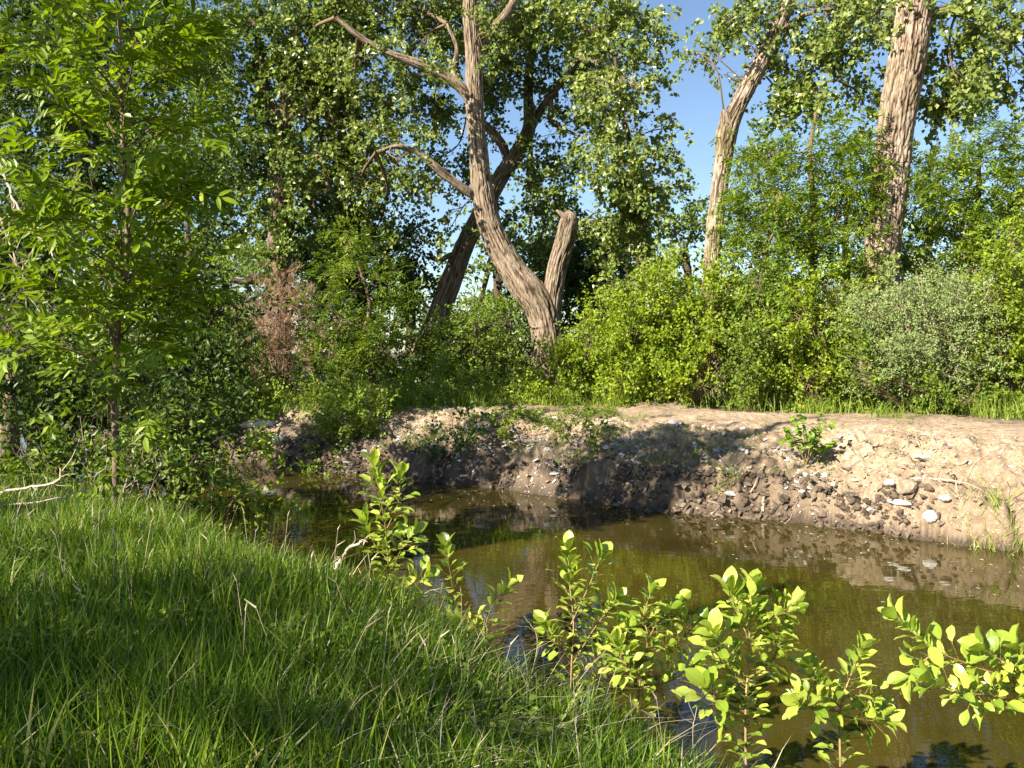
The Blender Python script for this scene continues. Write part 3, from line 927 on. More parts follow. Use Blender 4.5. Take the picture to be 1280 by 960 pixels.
for nm, lab, px, Y, bl, kind, mt in SH:
    b = gbase(px, Y)
    st = []
    for k in range(6):
        q = bl[k % len(bl)]
        st.append([(px + random.uniform(-12, 12), 510 if Y > 13 else 520, Y, 3.5), ((px + q[0]) / 2 + random.uniform(-15, 15), (505 + q[1]) / 2, Y, 3), (q[0] + random.uniform(-20, 20), q[1] - q[3] * .6, Y, 1.6)])
    root = plant(nm, lab, 'shrub', b, [], [(x, y, rx * .92, ry * .92, Y + random.uniform(-.4, .5)) for x, y, rx, ry in bl] + [(x + random.uniform(-rx, rx) * .7, y - ry * random.uniform(.8, 1.7), random.uniform(6, 12), random.uniform(16, 30), Y + random.uniform(-.3, .3), .6) for x, y, rx, ry in bl for _ in (0, 1, 2)], kind, mt, 'twig', lai=1.8, wr=.007, clump=.30, group='shrubs along the far side of the path', part='foliage')
    g = Geo()
    for s in st:
        P = catmull([at(*q[:3]) for q in s], 4)
        P[0][2] = b[2] - .03
        g.tube(P, .018, .006, 5)
    link('stems', g.mesh('stems', b), M['twig'], root)


def fan_stems(root, b, tips, r0, mat, name='stems', fork=3, sides=4, spread=.25):
    g = Geo()
    for tx, ty, tY in tips:
        e = at(tx, ty, tY)
        m1 = b + (e - b) * .5 + rng.normal(0, .08, 3)
        P = catmull([b + rng.normal(0, .05, 3) * [1, 1, 0] - [0, 0, .04], m1, e], 6)
        g.tube(P, r0, r0 * .3, sides)
        for _ in range(fork):
            i = rng.integers(4, len(P) - 2)
            d = norm(norm(e - b) + rdir(1)[0] * .8)
            ln = spread * rng.uniform(.5, 1.4)
            g.tube(catmull([P[i], P[i] + d * ln * .5 + rdir(1)[0] * .03, P[i] + d * ln + [0, 0, .05]], 3), r0 * .4, r0 * .12, 3)
    link(name, g.mesh(name, b), M[mat], root)


b = gbase(1160, 12.4)
root = plant('thorny_shrub', 'grey-green thorny shrub with bare pale twigs sticking out of the top', 'shrub', b, [],
             [(1095, 430, 36, 46, 12.4), (1150, 400, 40, 48, 12.4), (1130, 460, 46, 30, 12.3), (1195, 375, 34, 36, 12.4, .8), (1185, 440, 38, 42, 12.3, .9), (1110, 380, 28, 28, 12.5, .8), (1222, 400, 24, 48, 12.5, .8), (1075, 395, 14, 24, 12.5, .6), (1205, 480, 24, 20, 12.3, .6)],
             'fine', 'grey', 'twig', lai=1.2, wr=.006, part='foliage')
fan_stems(root, b, [(1120 + 13 * k + random.uniform(-8, 8), 340 + random.uniform(-10, 30), 12.4 + random.uniform(-.5, .3)) for k in range(11)], .013, 'twig_pale', fork=9, spread=.4)

# brown dead brush
b = gbase(352, 16.4)
root = empty('dead_shrub', b, 'brown dead brush pile standing at the foot of the vine-wrapped trunk', 'dead shrub')
V, T, t = foliage([(345, 380, 34, 36, 16.3), (370, 415, 34, 36, 16.2), (330, 415, 32, 34, 16.3), (350, 345, 24, 24, 16.5, .8), (365, 450, 24, 26, 16.2, .7), (318, 375, 18, 22, 16.4, .6)], 'brush', .5)
link('dry_foliage', np_mesh('dry_foliage', V - b, T, t), M['dead'], root, kind='stuff')
fan_stems(root, b, [(320, 360, 17), (345, 340, 17), (372, 380, 16.8), (362, 395, 16.8), (335, 390, 17), (400, 370, 16.6), (425, 355, 16.6)], .022, 'twig', fork=10, spread=.5)

# more shrubs at the left end of the far bank
plant('shrub', 'leafy shrub in light shade left of the brown dead brush', 'shrub', gbase(300, 17), [],
      [(300, 440, 40, 34, 17), (270, 400, 40, 34, 17.5), (310, 480, 40, 20, 16.5), (250, 450, 40, 40, 17), (390, 480, 24, 22, 16.4, .8), (320, 330, 40, 30, 18, .6)], 'bush', 'bush_mid', 'twig', lai=1.5, wr=.008, part='foliage')

# --- trees farther back, seen through the gaps
BT = [
    ('background tree at the far left edge, mostly hidden by the ash sapling', 40, 27, [(60, 140, 80, 90), (10, 280, 70, 90), (80, 320, 70, 80)]),
    ('background tree behind the upper right side of the ash sapling', 190, 26, [(190, 110, 76, 90, .8), (200, 290, 76, 90), (150, 400, 70, 40)]),
    ('background tree left of the vine-wrapped cottonwood', 280, 27, [(270, 330, 50, 70), (275, 170, 50, 60, .6), (300, 420, 60, 40)]),
    ('background tree right of the vine-wrapped cottonwood', 420, 28, [(430, 150, 50, 40, .5), (410, 320, 60, 60), (440, 410, 60, 40), (380, 250, 40, 40, .7)]),
    ('low background tree beneath the small sky gap left of the leaning trunk', 510, 29, [(500, 385, 40, 40), (545, 410, 40, 34, .7)]),
    ('background tree seen between the two crossing trunks', 620, 29, [(600, 380, 44, 50, .8), (650, 340, 44, 50), (640, 420, 50, 30), (690, 260, 40, 36, .7), (620, 270, 26, 36, .6), (585, 330, 24, 30, .6)]),
    ('background tree right of the broken stub', 780, 29, [(720, 330, 50, 60), (785, 350, 50, 60), (760, 420, 60, 34)]),
    ('background tree under the widest stretch of blue sky', 860, 30, [(850, 330, 46, 70), (868, 262, 30, 36, .8), (860, 410, 50, 40), (835, 280, 26, 30, .7), (900, 230, 18, 30, .6)]),
    ('background tree filling in right of the slim pale trunk', 960, 28, [(960, 300, 50, 80, .9), (990, 180, 44, 44, .6), (960, 410, 60, 40)]),
    ('background tree left of the thickest trunk', 1060, 28, [(1060, 240, 50, 80, .8), (1040, 370, 60, 50)]),
    ('background tree right of the thickest trunk', 1160, 27, [(1165, 300, 44, 70), (1150, 400, 60, 50), (1170, 215, 34, 36, .7)]),
    ('background tree at the far right edge', 1260, 27, [(1260, 300, 60, 70, .8), (1250, 400, 70, 50), (1310, 220, 50, 60)]),
]
for k, (lab, px, Y, bl) in enumerate(BT):
    b = gbase(px, Y)
    st = [[(px, 480, Y, 14), (px + 4, 400, Y, 12), (px - 3, 320, Y, 9), (bl[0][0], bl[0][1], Y, 5)]]
    plant('background_tree', lab, 'tree', b, st, [(q[0], q[1], q[2], q[3], Y + random.uniform(-1, 1), q[4] if len(q) > 4 else 1) for q in bl], 'back', 'cotton_dark' if k % 3 else 'dark', 'bark_dark', big=False, lai=.95,
          group='trees farther back behind the bank trees', wr=.02)

for lab, px, Y, bl in [
    ('dim undergrowth filling the gap left of the leaning trunk base', 490, 20, [(470, 450, 44, 34, 20), (515, 455, 36, 36, 20), (420, 460, 44, 30, 20)]),
    ('dim undergrowth between the leaning trunk base and the forked trunk', 610, 20, [(590, 455, 40, 34, 20), (640, 450, 44, 40, 20), (620, 405, 34, 30, 20, .8), (560, 470, 34, 24, 20)]),
    ('dim undergrowth at the back of the brown dead brush', 340, 21, [(310, 440, 50, 44, 21), (370, 445, 50, 40, 21), (250, 440, 50, 50, 21)]),
    ('dim undergrowth behind the bright shrubs on the right', 960, 19, [(780, 440, 60, 44, 19), (880, 420, 60, 50, 19), (980, 400, 60, 50, 19), (1080, 400, 60, 60, 19), (1180, 390, 60, 60, 18), (1280, 380, 60, 60, 18)])]:
    plant('undergrowth', lab, 'undergrowth', gbase(px, Y), [], bl, 'cotton', 'dark', 'bark_dark', lai=1.1, wr=.008, part='foliage')

# far-off wood
blf = []
for k in range(40):
    x = -350 + k * 50 + random.uniform(-15, 15)
    h = random.uniform(40, 95)
    blf.append((x, 440 - h * .45, 42, h * .62, random.uniform(44, 56), random.uniform(.6, 1.0)))
V, T, t = foliage(blf, 'far', .6)
tag(link('distant_wood', np_mesh('distant_wood', V, T, t), M['far']), 'hazy green belt of woodland far behind the bank trees', 'woodland', kind='stuff')

# --- near-bank thicket at the left
TK = [
    ('thicket_tree', 'shadowy tree with a dark forked trunk at the left edge', 'tree', 12, 10.8,
     [[(8, 620, 10.8, 26), (14, 520, 10.8, 22), (22, 440, 10.8, 20), (30, 390, 10.8, 16), (60, 330, 10.8, 13), (90, 250, 10.8, 9), (100, 150, 10.8, 6)],
      [(22, 430, 10.8, 14), (5, 380, 10.8, 13), (-10, 250, 10.8, 10), (-5, 120, 10.8, 8), (10, 20, 10.8, 5)],
      [(22, 460, 10.8, 10), (50, 440, 10.7, 8), (90, 425, 10.6, 5)]],
     [(30, 260, 60, 56, 10.8, .8), (80, 120, 70, 60, 11), (10, 60, 70, 60, 10.8), (200, 60, 70, 50, 11.2), (100, 0, 100, 40, 11), (-30, 350, 60, 70, 10.8, .8), (70, 350, 60, 40, 11), (130, 200, 60, 60, 11.4), (60, 200, 60, 60, 11.5)], 'dark', 1.7),
    ('thicket_tree', 'dense dark-leaved small tree hanging over the water left of the gap', 'tree', 235, 9.6,
     [[(230, 600, 9.6, 12), (236, 500, 9.6, 10), (240, 400, 9.6, 8), (236, 300, 9.6, 6), (230, 180, 9.6, 4)],
      [(238, 430, 9.6, 6), (215, 370, 9.6, 4), (190, 330, 9.6, 3)], [(238, 450, 9.6, 6), (265, 400, 9.6, 4), (285, 370, 9.5, 3)]],
     [(220, 330, 56, 44, 9.7), (250, 250, 44, 40, 9.9, .8), (225, 400, 56, 40, 9.5), (265, 440, 34, 36, 9.4, .9), (210, 460, 50, 34, 9.4), (215, 180, 50, 44, 10, .7), (180, 370, 50, 50, 9.8)], 'dark', 1.5),
    ('understory_shrub', 'tangled shrub below the sapling, reaching down to the grass at left', 'shrub', 60, 8.4, [],
     [(50, 470, 60, 34, 8.5), (110, 520, 54, 34, 8.3), (30, 540, 60, 34, 8.2), (90, 575, 60, 22, 7.9), (-30, 480, 50, 60, 8.4), (60, 400, 60, 40, 9)], 'dark', 1.3),
    ('understory_shrub', 'low shrub overhanging the left end of the water', 'shrub', 215, 8.6, [],
     [(200, 520, 50, 30, 8.7), (235, 560, 40, 26, 8.5), (180, 575, 50, 26, 8.2), (265, 525, 26, 24, 8.8, .8), (160, 480, 40, 30, 9)], 'dark', 1.4),
]
for nm, lab, cat, px, Y, st, bl, mt, lai in TK:
    root = plant(nm, lab, cat, gbase(px, Y), st, bl, 'left', mt, 'bark_dark', lai=lai, wr=.009, part='crown' if st else 'foliage', furrow=.012)
    if not st:
        b = gbase(px, Y)
        fan_stems(root, b, [(q[0] + random.uniform(-30, 30), q[1] - q[3] * .5, q[4]) for q in bl for _ in range(2)], .010, 'twig', fork=4, spread=.3)

for lab, px, Y, bl in [
    ('leafy shrub on the far bank at the left, behind the ash sapling trunk', 110, 14.5, [(60, 430, 60, 50, 14.5), (130, 440, 60, 44, 14.3), (90, 490, 70, 34, 14), (180, 470, 50, 44, 14.5)]),
    ('leafy shrub on the far bank between the sapling and the brown dead brush', 240, 14.8, [(225, 470, 44, 36, 14.6), (255, 490, 40, 24, 14.4), (210, 510, 40, 24, 14), (240, 420, 40, 40, 15)]),
    ('shrub at the far left edge of the far bank', 0, 14, [(-10, 430, 60, 60, 14), (20, 490, 60, 40, 13.6), (-60, 450, 50, 60, 14)])]:
    plant('shrub', lab, 'shrub', gbase(px, Y), [], bl, 'bush', 'bush_mid', 'twig_dark' if 0 else 'twig', lai=1.7, wr=.007, part='foliage')
b = gbase(130, 7.4)
root = plant('understory_shrub', 'small-leaved shrub crowding round the base of the ash sapling', 'shrub', b, [],
             [(110, 560, 44, 26, 7.4), (180, 590, 40, 22, 7.2, .9), (60, 590, 40, 20, 7.3, .9), (220, 600, 30, 20, 7.4, .8), (20, 570, 40, 30, 7.5, .9), (150, 540, 44, 26, 7.8, .9), (135, 505, 34, 26, 6.3, .8), (150, 570, 30, 20, 6.3, .8), (250, 575, 34, 22, 7.3, .9), (285, 540, 24, 22, 7.8, .6)], 'left', 'bush_mid', 'twig', lai=1.1, wr=.004, part='foliage')
fan_stems(root, b, [(60, 540, 7.3), (100, 520, 7.4), (180, 540, 7.2), (230, 570, 7.4), (140, 570, 7.2), (200, 560, 7.2)], .007, 'twig_pale', fork=5, spread=.2)

print('leaf tris so far', TOTAL[0])


# --- hero leaf meshes
def leaf_grid(L, W, cup=.18, bend=.2, nu=7, tip=1.6, seed=0, widest=.55, fold=.3):
    """one leaf blade along +Y from the origin, face up +Z, with a short stalk"""
    rs = np.random.default_rng(seed)
    V, UV, T = [], [], []
    for i in range(nu + 1):
        u = i / nu
        w = W * .5 * (math.sin(math.pi * min(1, u ** (math.log(.5) / math.log(widest)))) ** .75) if 0 < u < 1 else 0.0
        w = max(w, .0006)
        for j, v in enumerate((-1, -.5, 0, .5, 1)):
            z = fold * abs(v) * w + cup * 0 - bend * L * u * u * .8 + .04 * W * math.sin(u * 13 + j * 2 + seed)
            V.append((v * w, .12 * L + u * L, z))
            UV.append((u, v))
    for i in range(nu):
        for j in range(4):
            a = i * 5 + j
            T += [(a, a + 1, a + 6), (a, a + 6, a + 5)]
    n = len(V)
    r = .0011
    for s, (yy, zz) in enumerate(((0, 0), (.13 * L, 0))):
        for a in range(3):
            V.append((r * math.cos(a * 2.09), yy, zz + r * math.sin(a * 2.09)))
            UV.append((0.5, 0.0))
    for a in range(3):
        c, d = n + a, n + (a + 1) % 3
        T += [(c, d, d + 3), (c, d + 3, c + 3)]
    return np.array(V), np.array(T), np.array(UV)


HERO = []
for k in range(6):
    V, T, UV = leaf_grid(.072, .040 + .003 * (k % 3), bend=[.05, .35, .18, -.12, .5, .25][k], seed=k, widest=.56, fold=[.35, .2, .55, .4, .25, .6][k])
    me = np_mesh('leaf', V, T, None, True, UV)
    me.materials.append(M['hero'])
    HERO.append(me)


def place_leaf(mesh, root, base, p, d, n, s):
    d = Vector(d).normalized()
    n = Vector(n)
    x = d.cross(n)
    if x.length < 1e-4:
        x = d.orthogonal()
    x.normalize()
    z = x.cross(d)
    from mathutils import Matrix
    mw = Matrix((x, d, z)).transposed().to_4x4()
    o = bpy.data.objects.new('leaf', mesh)
    COL.objects.link(o)
    o.parent = root
    mw = Matrix.Translation(Vector(p) - Vector([float(c) for c in base])) @ mw @ Matrix.Scale(s, 4)
    o.matrix_local = mw
    return o


def shoot(label, stems, nl, size=1.0, berries=(), cat='shrub shoot', name='shrub_shoot', lean=.0):
    """stems: list of pixel polylines; leaves spiral up each stem, largest and most upright at the tip"""
    x0, y0, Y0 = stems[0][0]
    bx = (x0 - HX) / F * Y0
    b = np.array([bx, Y0, gz(bx, Y0)])
    root = empty(name, b, label, cat, 'leafy shoots along the near water edge')
    g = Geo()
    for k, s in enumerate(stems):
        P = np.array([at(*q) for q in s])
        if k == 0:
            P = np.vstack([b - [0, 0, .03], P[1:]]) if abs(P[0][2] - b[2]) < .4 else np.vstack([b - [0, 0, .03], P])
        C = catmull(P, 8)
        g.tube(C, .0055 if k == 0 else .003, .0014, 6, tint=rng.random())
        seg = np.concatenate([[0], np.cumsum(np.linalg.norm(np.diff(C, axis=0), axis=1))])
        Lt = seg[-1]
        n = int(nl[k] * 2.0)
        start = .30 if k == 0 else .12
        ph = rng.random() * 6
        for i in range(n):
            f = start + (1 - start) * (i + .5) / n
            f = f ** .85 if f < 1 else f
            s_ = f * Lt
            p = np.array([np.interp(s_, seg, C[:, a]) for a in range(3)])
            p2 = np.array([np.interp(min(Lt, s_ + .02), seg, C[:, a]) for a in range(3)])
            p1 = np.array([np.interp(max(0, s_ - .02), seg, C[:, a]) for a in range(3)])
            t = norm(p2 - p1)
            ph += 2.4 + rng.normal(0, .25)
            u = norm(np.cross(t, [0.3, 1, 0.1]))
            w = np.cross(t, u)
            out = math.cos(ph) * u + math.sin(ph) * w
            upw = .35 + .9 * max(0, (f - .75) / .25) + rng.normal(0, .15)
            # little side spur holds some leaves further out
            spur = rng.uniform(.0, .06) * (1 if f < .9 else .1) * size
            q = p + (out * .8 + t * .5) * spur
            if spur > .012:
                g.tube(np.array([p, q]), .0014, .001, 3, tint=.3)
            d = norm(out + t * upw + np.array([0, 0, .15]))
            nn = norm(t * .8 + np.array([0, 0, .7]) + rdir(1)[0] * .45 - out * .2)
            sc = 1.06 * size * rng.uniform(.45, 1.0) * (1.1 if f > .8 else .95)
            place_leaf(HERO[rng.integers(0, 6)], root, b, q, d, nn, sc)
        for i in range(3):      # upright leaves of the tip
            a = i * 2.1 + ph
            d = norm(t * 1.3 + .55 * (math.cos(a) * u + math.sin(a) * w))
            place_leaf(HERO[i], root, b, C[-1], d, norm(-(math.cos(a) * u + math.sin(a) * w) + t * .5), size * rng.uniform(1.0, 1.3))
    link('stem', g.mesh('stem', b), M['stem'], root)
    return root


shoot('tallest leafy shoot, yellow-green against dark water, at the grass edge left of centre',
      [[(487, 800, 4.9), (486, 740, 4.9), (484, 680, 4.9), (477, 630, 4.9), (468, 585, 4.9)],
       [(486, 720, 4.9), (500, 690, 4.85), (516, 668, 4.8)], [(485, 700, 4.9), (468, 680, 4.95), (458, 655, 5)],
       [(484, 660, 4.9), (498, 628, 4.9), (500, 600, 4.9)], [(486, 745, 4.9), (510, 735, 4.85), (530, 722, 4.8)]],
      [34, 12, 10, 11, 9], 1.25)
shoot('thin leafy shoot between the tallest one and the dark sprig',
      [[(560, 820, 4.45), (566, 770, 4.45), (565, 730, 4.45), (558, 688, 4.45)], [(566, 775, 4.45), (545, 750, 4.45), (520, 745, 4.45)], [(566, 790, 4.45), (590, 800, 4.45)]],
      [20, 8, 6], 1.1)
shoot('dark small-leaved sprig drooping over the brown water beside the thin shoot',
      [[(612, 880, 4.05), (606, 810, 4.05), (612, 765, 4.05), (634, 735, 4.05)], [(606, 800, 4.05), (590, 780, 4.05), (575, 775, 4.05)]], [16, 8], 1.0)
shoot('upright foreground shoot with pointed top and bushy base, just right of the grass',
      [[(716, 905, 3.75), (714, 850, 3.75), (717, 780, 3.75), (712, 730, 3.75), (710, 690, 3.75)],
       [(716, 830, 3.75), (740, 790, 3.75), (768, 752, 3.7)], [(716, 820, 3.75), (690, 800, 3.75), (682, 785, 3.75)],
       [(716, 850, 3.75), (750, 820, 3.7), (785, 785, 3.65)], [(714, 780, 3.75), (735, 735, 3.75), (750, 700, 3.75)],
       [(716, 870, 3.75), (745, 850, 3.7), (765, 840, 3.7)]],
      [36, 20, 14, 20, 12, 12], .98)
shoot('short bushy shoot with a thick pale stalk, second in the foreground',
      [[(800, 930, 3.2), (798, 880, 3.2), (805, 830, 3.2), (815, 790, 3.2), (845, 755, 3.25)],
       [(803, 850, 3.2), (780, 830, 3.15), (772, 810, 3.15)], [(808, 815, 3.2), (850, 800, 3.25), (868, 780, 3.3)], [(803, 860, 3.2), (840, 850, 3.25), (860, 835, 3.3)],
       [(812, 800, 3.2), (805, 770, 3.2), (812, 745, 3.2)]],
      [34, 14, 16, 14, 10], .92)
shoot('large-leaved shoot, tallest of the group before the right-hand water',
      [[(935, 960, 2.85), (932, 900, 2.85), (935, 840, 2.85), (937, 790, 2.85), (940, 740, 2.85)],
       [(935, 860, 2.85), (905, 830, 2.85), (895, 795, 2.8)], [(937, 800, 2.85), (965, 775, 2.85), (985, 760, 2.9)], [(935, 850, 2.85), (965, 825, 2.85), (975, 800, 2.85)],
       [(934, 890, 2.85), (900, 880, 2.85), (885, 860, 2.8)], [(936, 800, 2.85), (920, 760, 2.85), (915, 745, 2.85)]],
      [44, 18, 16, 16, 14, 10], .98)
shoot('low spreading shoot with a cluster of tiny yellow buds, right of the large-leaved one',
      [[(1055, 985, 2.9), (1050, 930, 2.9), (1052, 880, 2.9), (1065, 840, 2.9), (1075, 815, 2.9)],
       [(1052, 885, 2.9), (1025, 860, 2.9), (1012, 840, 2.9)], [(1055, 870, 2.9), (1085, 870, 2.95), (1100, 880, 3)], [(1052, 890, 2.9), (1020, 885, 2.85), (1000, 880, 2.8)],
       [(1055, 895, 2.9), (1080, 900, 2.9), (1105, 900, 2.9)]],
      [32, 14, 12, 12, 12], .88)
shoot('long leafy branch arching in over the water from the right edge',
      [[(1400, 1000, 2.7), (1330, 920, 2.7), (1270, 855, 2.7), (1215, 832, 2.72), (1165, 810, 2.75), (1125, 775, 2.8)],
       [(1290, 880, 2.7), (1240, 870, 2.65), (1200, 865, 2.6), (1170, 850, 2.6)], [(1300, 890, 2.7), (1270, 840, 2.7), (1235, 815, 2.7)], [(1320, 900, 2.7), (1300, 850, 2.7), (1275, 815, 2.7)],
       [(1170, 815, 2.75), (1150, 830, 2.75), (1140, 845, 2.75)]],
      [46, 20, 16, 14, 6], .92)
# tiny yellow buds
for (px, py, Y, par) in ((1148, 812, 2.72, 'small yellow bud cluster on the arching right-hand branch'), (1083, 842, 2.86, 'small yellow bud cluster on the low spreading shoot')):
    pass


# --- ash sapling on the left
def compound(seed, L=.20, n=3, ll=.10, lw=.036):
    rs = np.random.default_rng(seed)
    V, T, off, tv = [], [], 0, []
    gg = Geo()
    rach = np.array([(0, 0, 0), (0, L * .5, -.004), (0, L, -.03)])
    gg.tube(catmull(rach, 3), .0016, .0008, 3, tint=.35)
    P, D, N, S = [], [], [], []
    for i in range(n):
        f = .38 + .5 * i / max(1, n - 1)
        for s in (-1, 1):
            P.append((0, L * f, -.03 * f * f)); D.append((s * rs.uniform(.8, 1.1), rs.uniform(.5, .8), rs.uniform(-.45, .05)))
            N.append((rs.normal(0, .25), rs.normal(0, .2), 1)); S.append(rs.uniform(.8, 1.05))
    P.append((0, L, -.03)); D.append((rs.normal(0, .1), 1, -.3)); N.append((0, .2, 1)); S.append(1.1)
    S = np.array(S)
    rng_t = np.clip(rs.normal(.5, .12, len(P)), 0, 1)
    V, T, t = leaves(np.array(P, float), np.array(D, float), np.array(N, float), ll * S, lw * S, 'six', rng_t)
    gg.add(V, T, t)
    me = gg.mesh('leaf', sm=False)
    me.materials.append(M['ash_hero'])
    return me


COMP = [compound(k, L=.18 + .02 * (k % 4), n=3 if k % 3 else 2, ll=.115, lw=.044) for k in range(8)]


def ash_sapling():
    Y0 = 6.6
    b = gbase(143, Y0)
    root = empty('ash_sapling', b, 'slender young ash with a thin pale trunk and long feathery leaves, before the left thicket', 'sapling')
    pts = [(143, 640, 6.6, 9), (145, 560, 6.6, 8.5), (143, 500, 6.6, 8), (146, 430, 6.6, 7.5), (150, 380, 6.6, 7), (158, 330, 6.6, 7), (160, 270, 6.6, 7), (155, 200, 6.6, 6), (152, 130, 6.6, 5), (150, 60, 6.6, 4), (150, -20, 6.6, 3), (148, -90, 6.6, 2)]
    P = np.array([list(at(a, c, d)) + [pix(w, d) / 2] for a, c, d, w in pts])
    P[0][2] = b[2] - .05
    C = catmull(P, 8)
    V, T = sweep(C[:, :3], C[:, 3], 12)
    g = Geo(); g.add(V, T, .6)
    link('trunk', g.mesh('trunk', b), M['bark'], root)
    br = Geo()
    spots = []
    zt = C[:, 2]
    ph = 0.5
    for k in range(62):
        py = 490 - k * 9.2
        z = CZ - (py - HY) / F * Y0
        c = np.array([np.interp(z, zt, C[:, a]) for a in range(3)])
        ph += 2.4
        d = norm(np.array([math.cos(ph), math.sin(ph) * .9, rng.uniform(.1, 1.1)]))
        ln = rng.uniform(.55, 1.05) * (1.0 if k > 8 else .75)
        e = c + d * ln + np.array([0, 0, -.10])
        Q = catmull([c, c + d * ln * .5 + [0, 0, .05], e], 5)
        br.tube(Q, .010, .003, 5, tint=.4)
        for i in range(12):
            f = .3 + .7 * i / 11
            q = Q[int(f * (len(Q) - 1))]
            spots.append((q, d, f))
            if i in (3, 5, 8):
                sd = norm(d + rdir(1)[0] * .9)
                e2 = q + sd * rng.uniform(.2, .38)
                br.tube(np.array([q, (q + e2) / 2 + [0, 0, .02], e2]), .004, .002, 3, tint=.4)
                for f2 in (.4, .75, 1.0):
                    spots.append((q + (e2 - q) * f2, sd, f2))
    link('branch', br.mesh('branch', b), M['twig'], root)
    # long low branch reaching right, and the drooping one at left
    items = []
    for q, d, f in spots:
        a = rng.uniform(0, 6.28)
        o = norm(d * (.5 + .6 * f) + np.array([math.cos(a), math.sin(a), rng.uniform(-.8, .6)]) * .8)
        n = norm(np.array([0, 0, .8]) + np.array(SDIR) * .5 + rdir(1)[0] * .9)
        items.append((q, o, n, rng.uniform(.75, 1.15)))
    items.sort(key=lambda it: it[0][1])
    for it in items[:300]:
        place_leaf(COMP[rng.integers(0, 8)], root, b, it[0], it[1], it[2], it[3])
    Vs, Ts, ts, off = [], [], [], 0
    data = []
    for me in COMP:
        v = np.empty(len(me.vertices) * 3, np.float32); me.vertices.foreach_get('co', v)
        f = np.empty(len(me.polygons) * 3, np.int32); me.loops.foreach_get('vertex_index', f)
        tt = np.empty(len(me.vertices), np.float32); me.attributes['tint'].data.foreach_get('value', tt)
        data.append((v.reshape(-1, 3), f.reshape(-1, 3), tt))
    for q, o, n, s in items[300:]:
        v, f, tt = data[rng.integers(0, 8)]
        x = norm(np.cross(o, n)); z = np.cross(x, o)
        Vs.append(q + s * (v[:, :1] * x + v[:, 1:2] * o + v[:, 2:] * z) - b); Ts.append(f + off); off += len(v); ts.append(np.clip(tt + rng.normal(0, .12), 0, 1))
    print('compound leaves', len(items))
    link('foliage', np_mesh('foliage', np.concatenate(Vs), np.concatenate(Ts), np.concatenate(ts)), M['ash_hero'], root, kind='stuff')


ash_sapling()

# leafy branch tips low over the water at the left
b = gbase(262, 7.6)
root = plant('overhanging_shrub', 'thin arching shrub whose leafy twigs hang over the water at the end of the grass', 'shrub', b, [],
             [(300, 600, 24, 22, 7.3, .8), (320, 630, 18, 20, 7.2, .8), (340, 590, 12, 12, 7.2, .6), (262, 600, 24, 24, 7.5, .8), (300, 665, 12, 14, 7.1, .5)], 'left', 'bush', 'twig', lai=1.1, wr=.004, part='foliage')
fan_stems(root, b, [(345, 575, 7.2), (330, 640, 7.2), (300, 690, 7.0), (340, 700, 7.0), (270, 570, 7.4), (290, 610, 7.3)], .007, 'twig_pale', fork=3, spread=.2)


# --- dead pale branches at the left
def branch_thing(name, label, polys, r, mat, cat='branch', forks=5, spread=.4, group=None):
    pts0 = at(*polys[0][0])
    root = empty(name, pts0, label, cat, group)
    for k, s in enumerate(polys):
        g = Geo()
        P = catmull([at(*q) for q in s], 6)
        P[1:-1] += rng.normal(0, r * .5, (len(P) - 2, 3))
        rr = r if k == 0 else r * .6
        g.tube(P, rr, rr * .35, 6, tint=.7)
        for _ in range(forks):
            i = rng.integers(2, len(P) - 1)
            d = norm(norm(P[i] - P[i - 2]) + rdir(1)[0] * .8)
            ln = spread * rng.uniform(.4, 1.3)
            g.tube(catmull([P[i], P[i] + d * ln * .5 + rdir(1)[0] * .03, P[i] + d * ln], 3), rr * .35, rr * .12, 3, tint=.7)
        link('bough', g.mesh('bough', pts0), M[mat], root)
    return root


branch_thing('dead_branch', 'long bare pale branch slanting down in front of the left thicket', [[(-30, 150, 7.6), (5, 215, 7.6), (20, 255, 7.5), (50, 300, 7.4), (90, 345, 7.3)], [(18, 250, 7.5), (10, 300, 7.5), (22, 350, 7.4)],
             [(50, 300, 7.4), (30, 340, 7.4), (36, 400, 7.3)], [(-10, 240, 7.6), (20, 330, 7.5), (50, 390, 7.3)]], .016, 'twig_pale', 'dead branch', 9, .5)
branch_thing('dead_branch', 'bare pale branch lying across the top of the grass at the left edge', [[(-40, 620, 6.4), (20, 612, 6.3), (70, 603, 6.2), (75, 585, 6.2)], [(-20, 632, 6.2), (60, 626, 6.1), (110, 610, 6.2), (122, 590, 6.3)]], .013, 'twig_pale', 'dead branch', 4, .25)
branch_thing('dead_branch', 'short bent grey branch poking up through the low shrub above the grass', [[(150, 640, 6.6), (162, 590, 6.6), (170, 560, 6.6)], [(180, 640, 6.5), (196, 590, 6.5), (205, 570, 6.5)]], .008, 'twig_pale', 'dead branch', 4, .2)


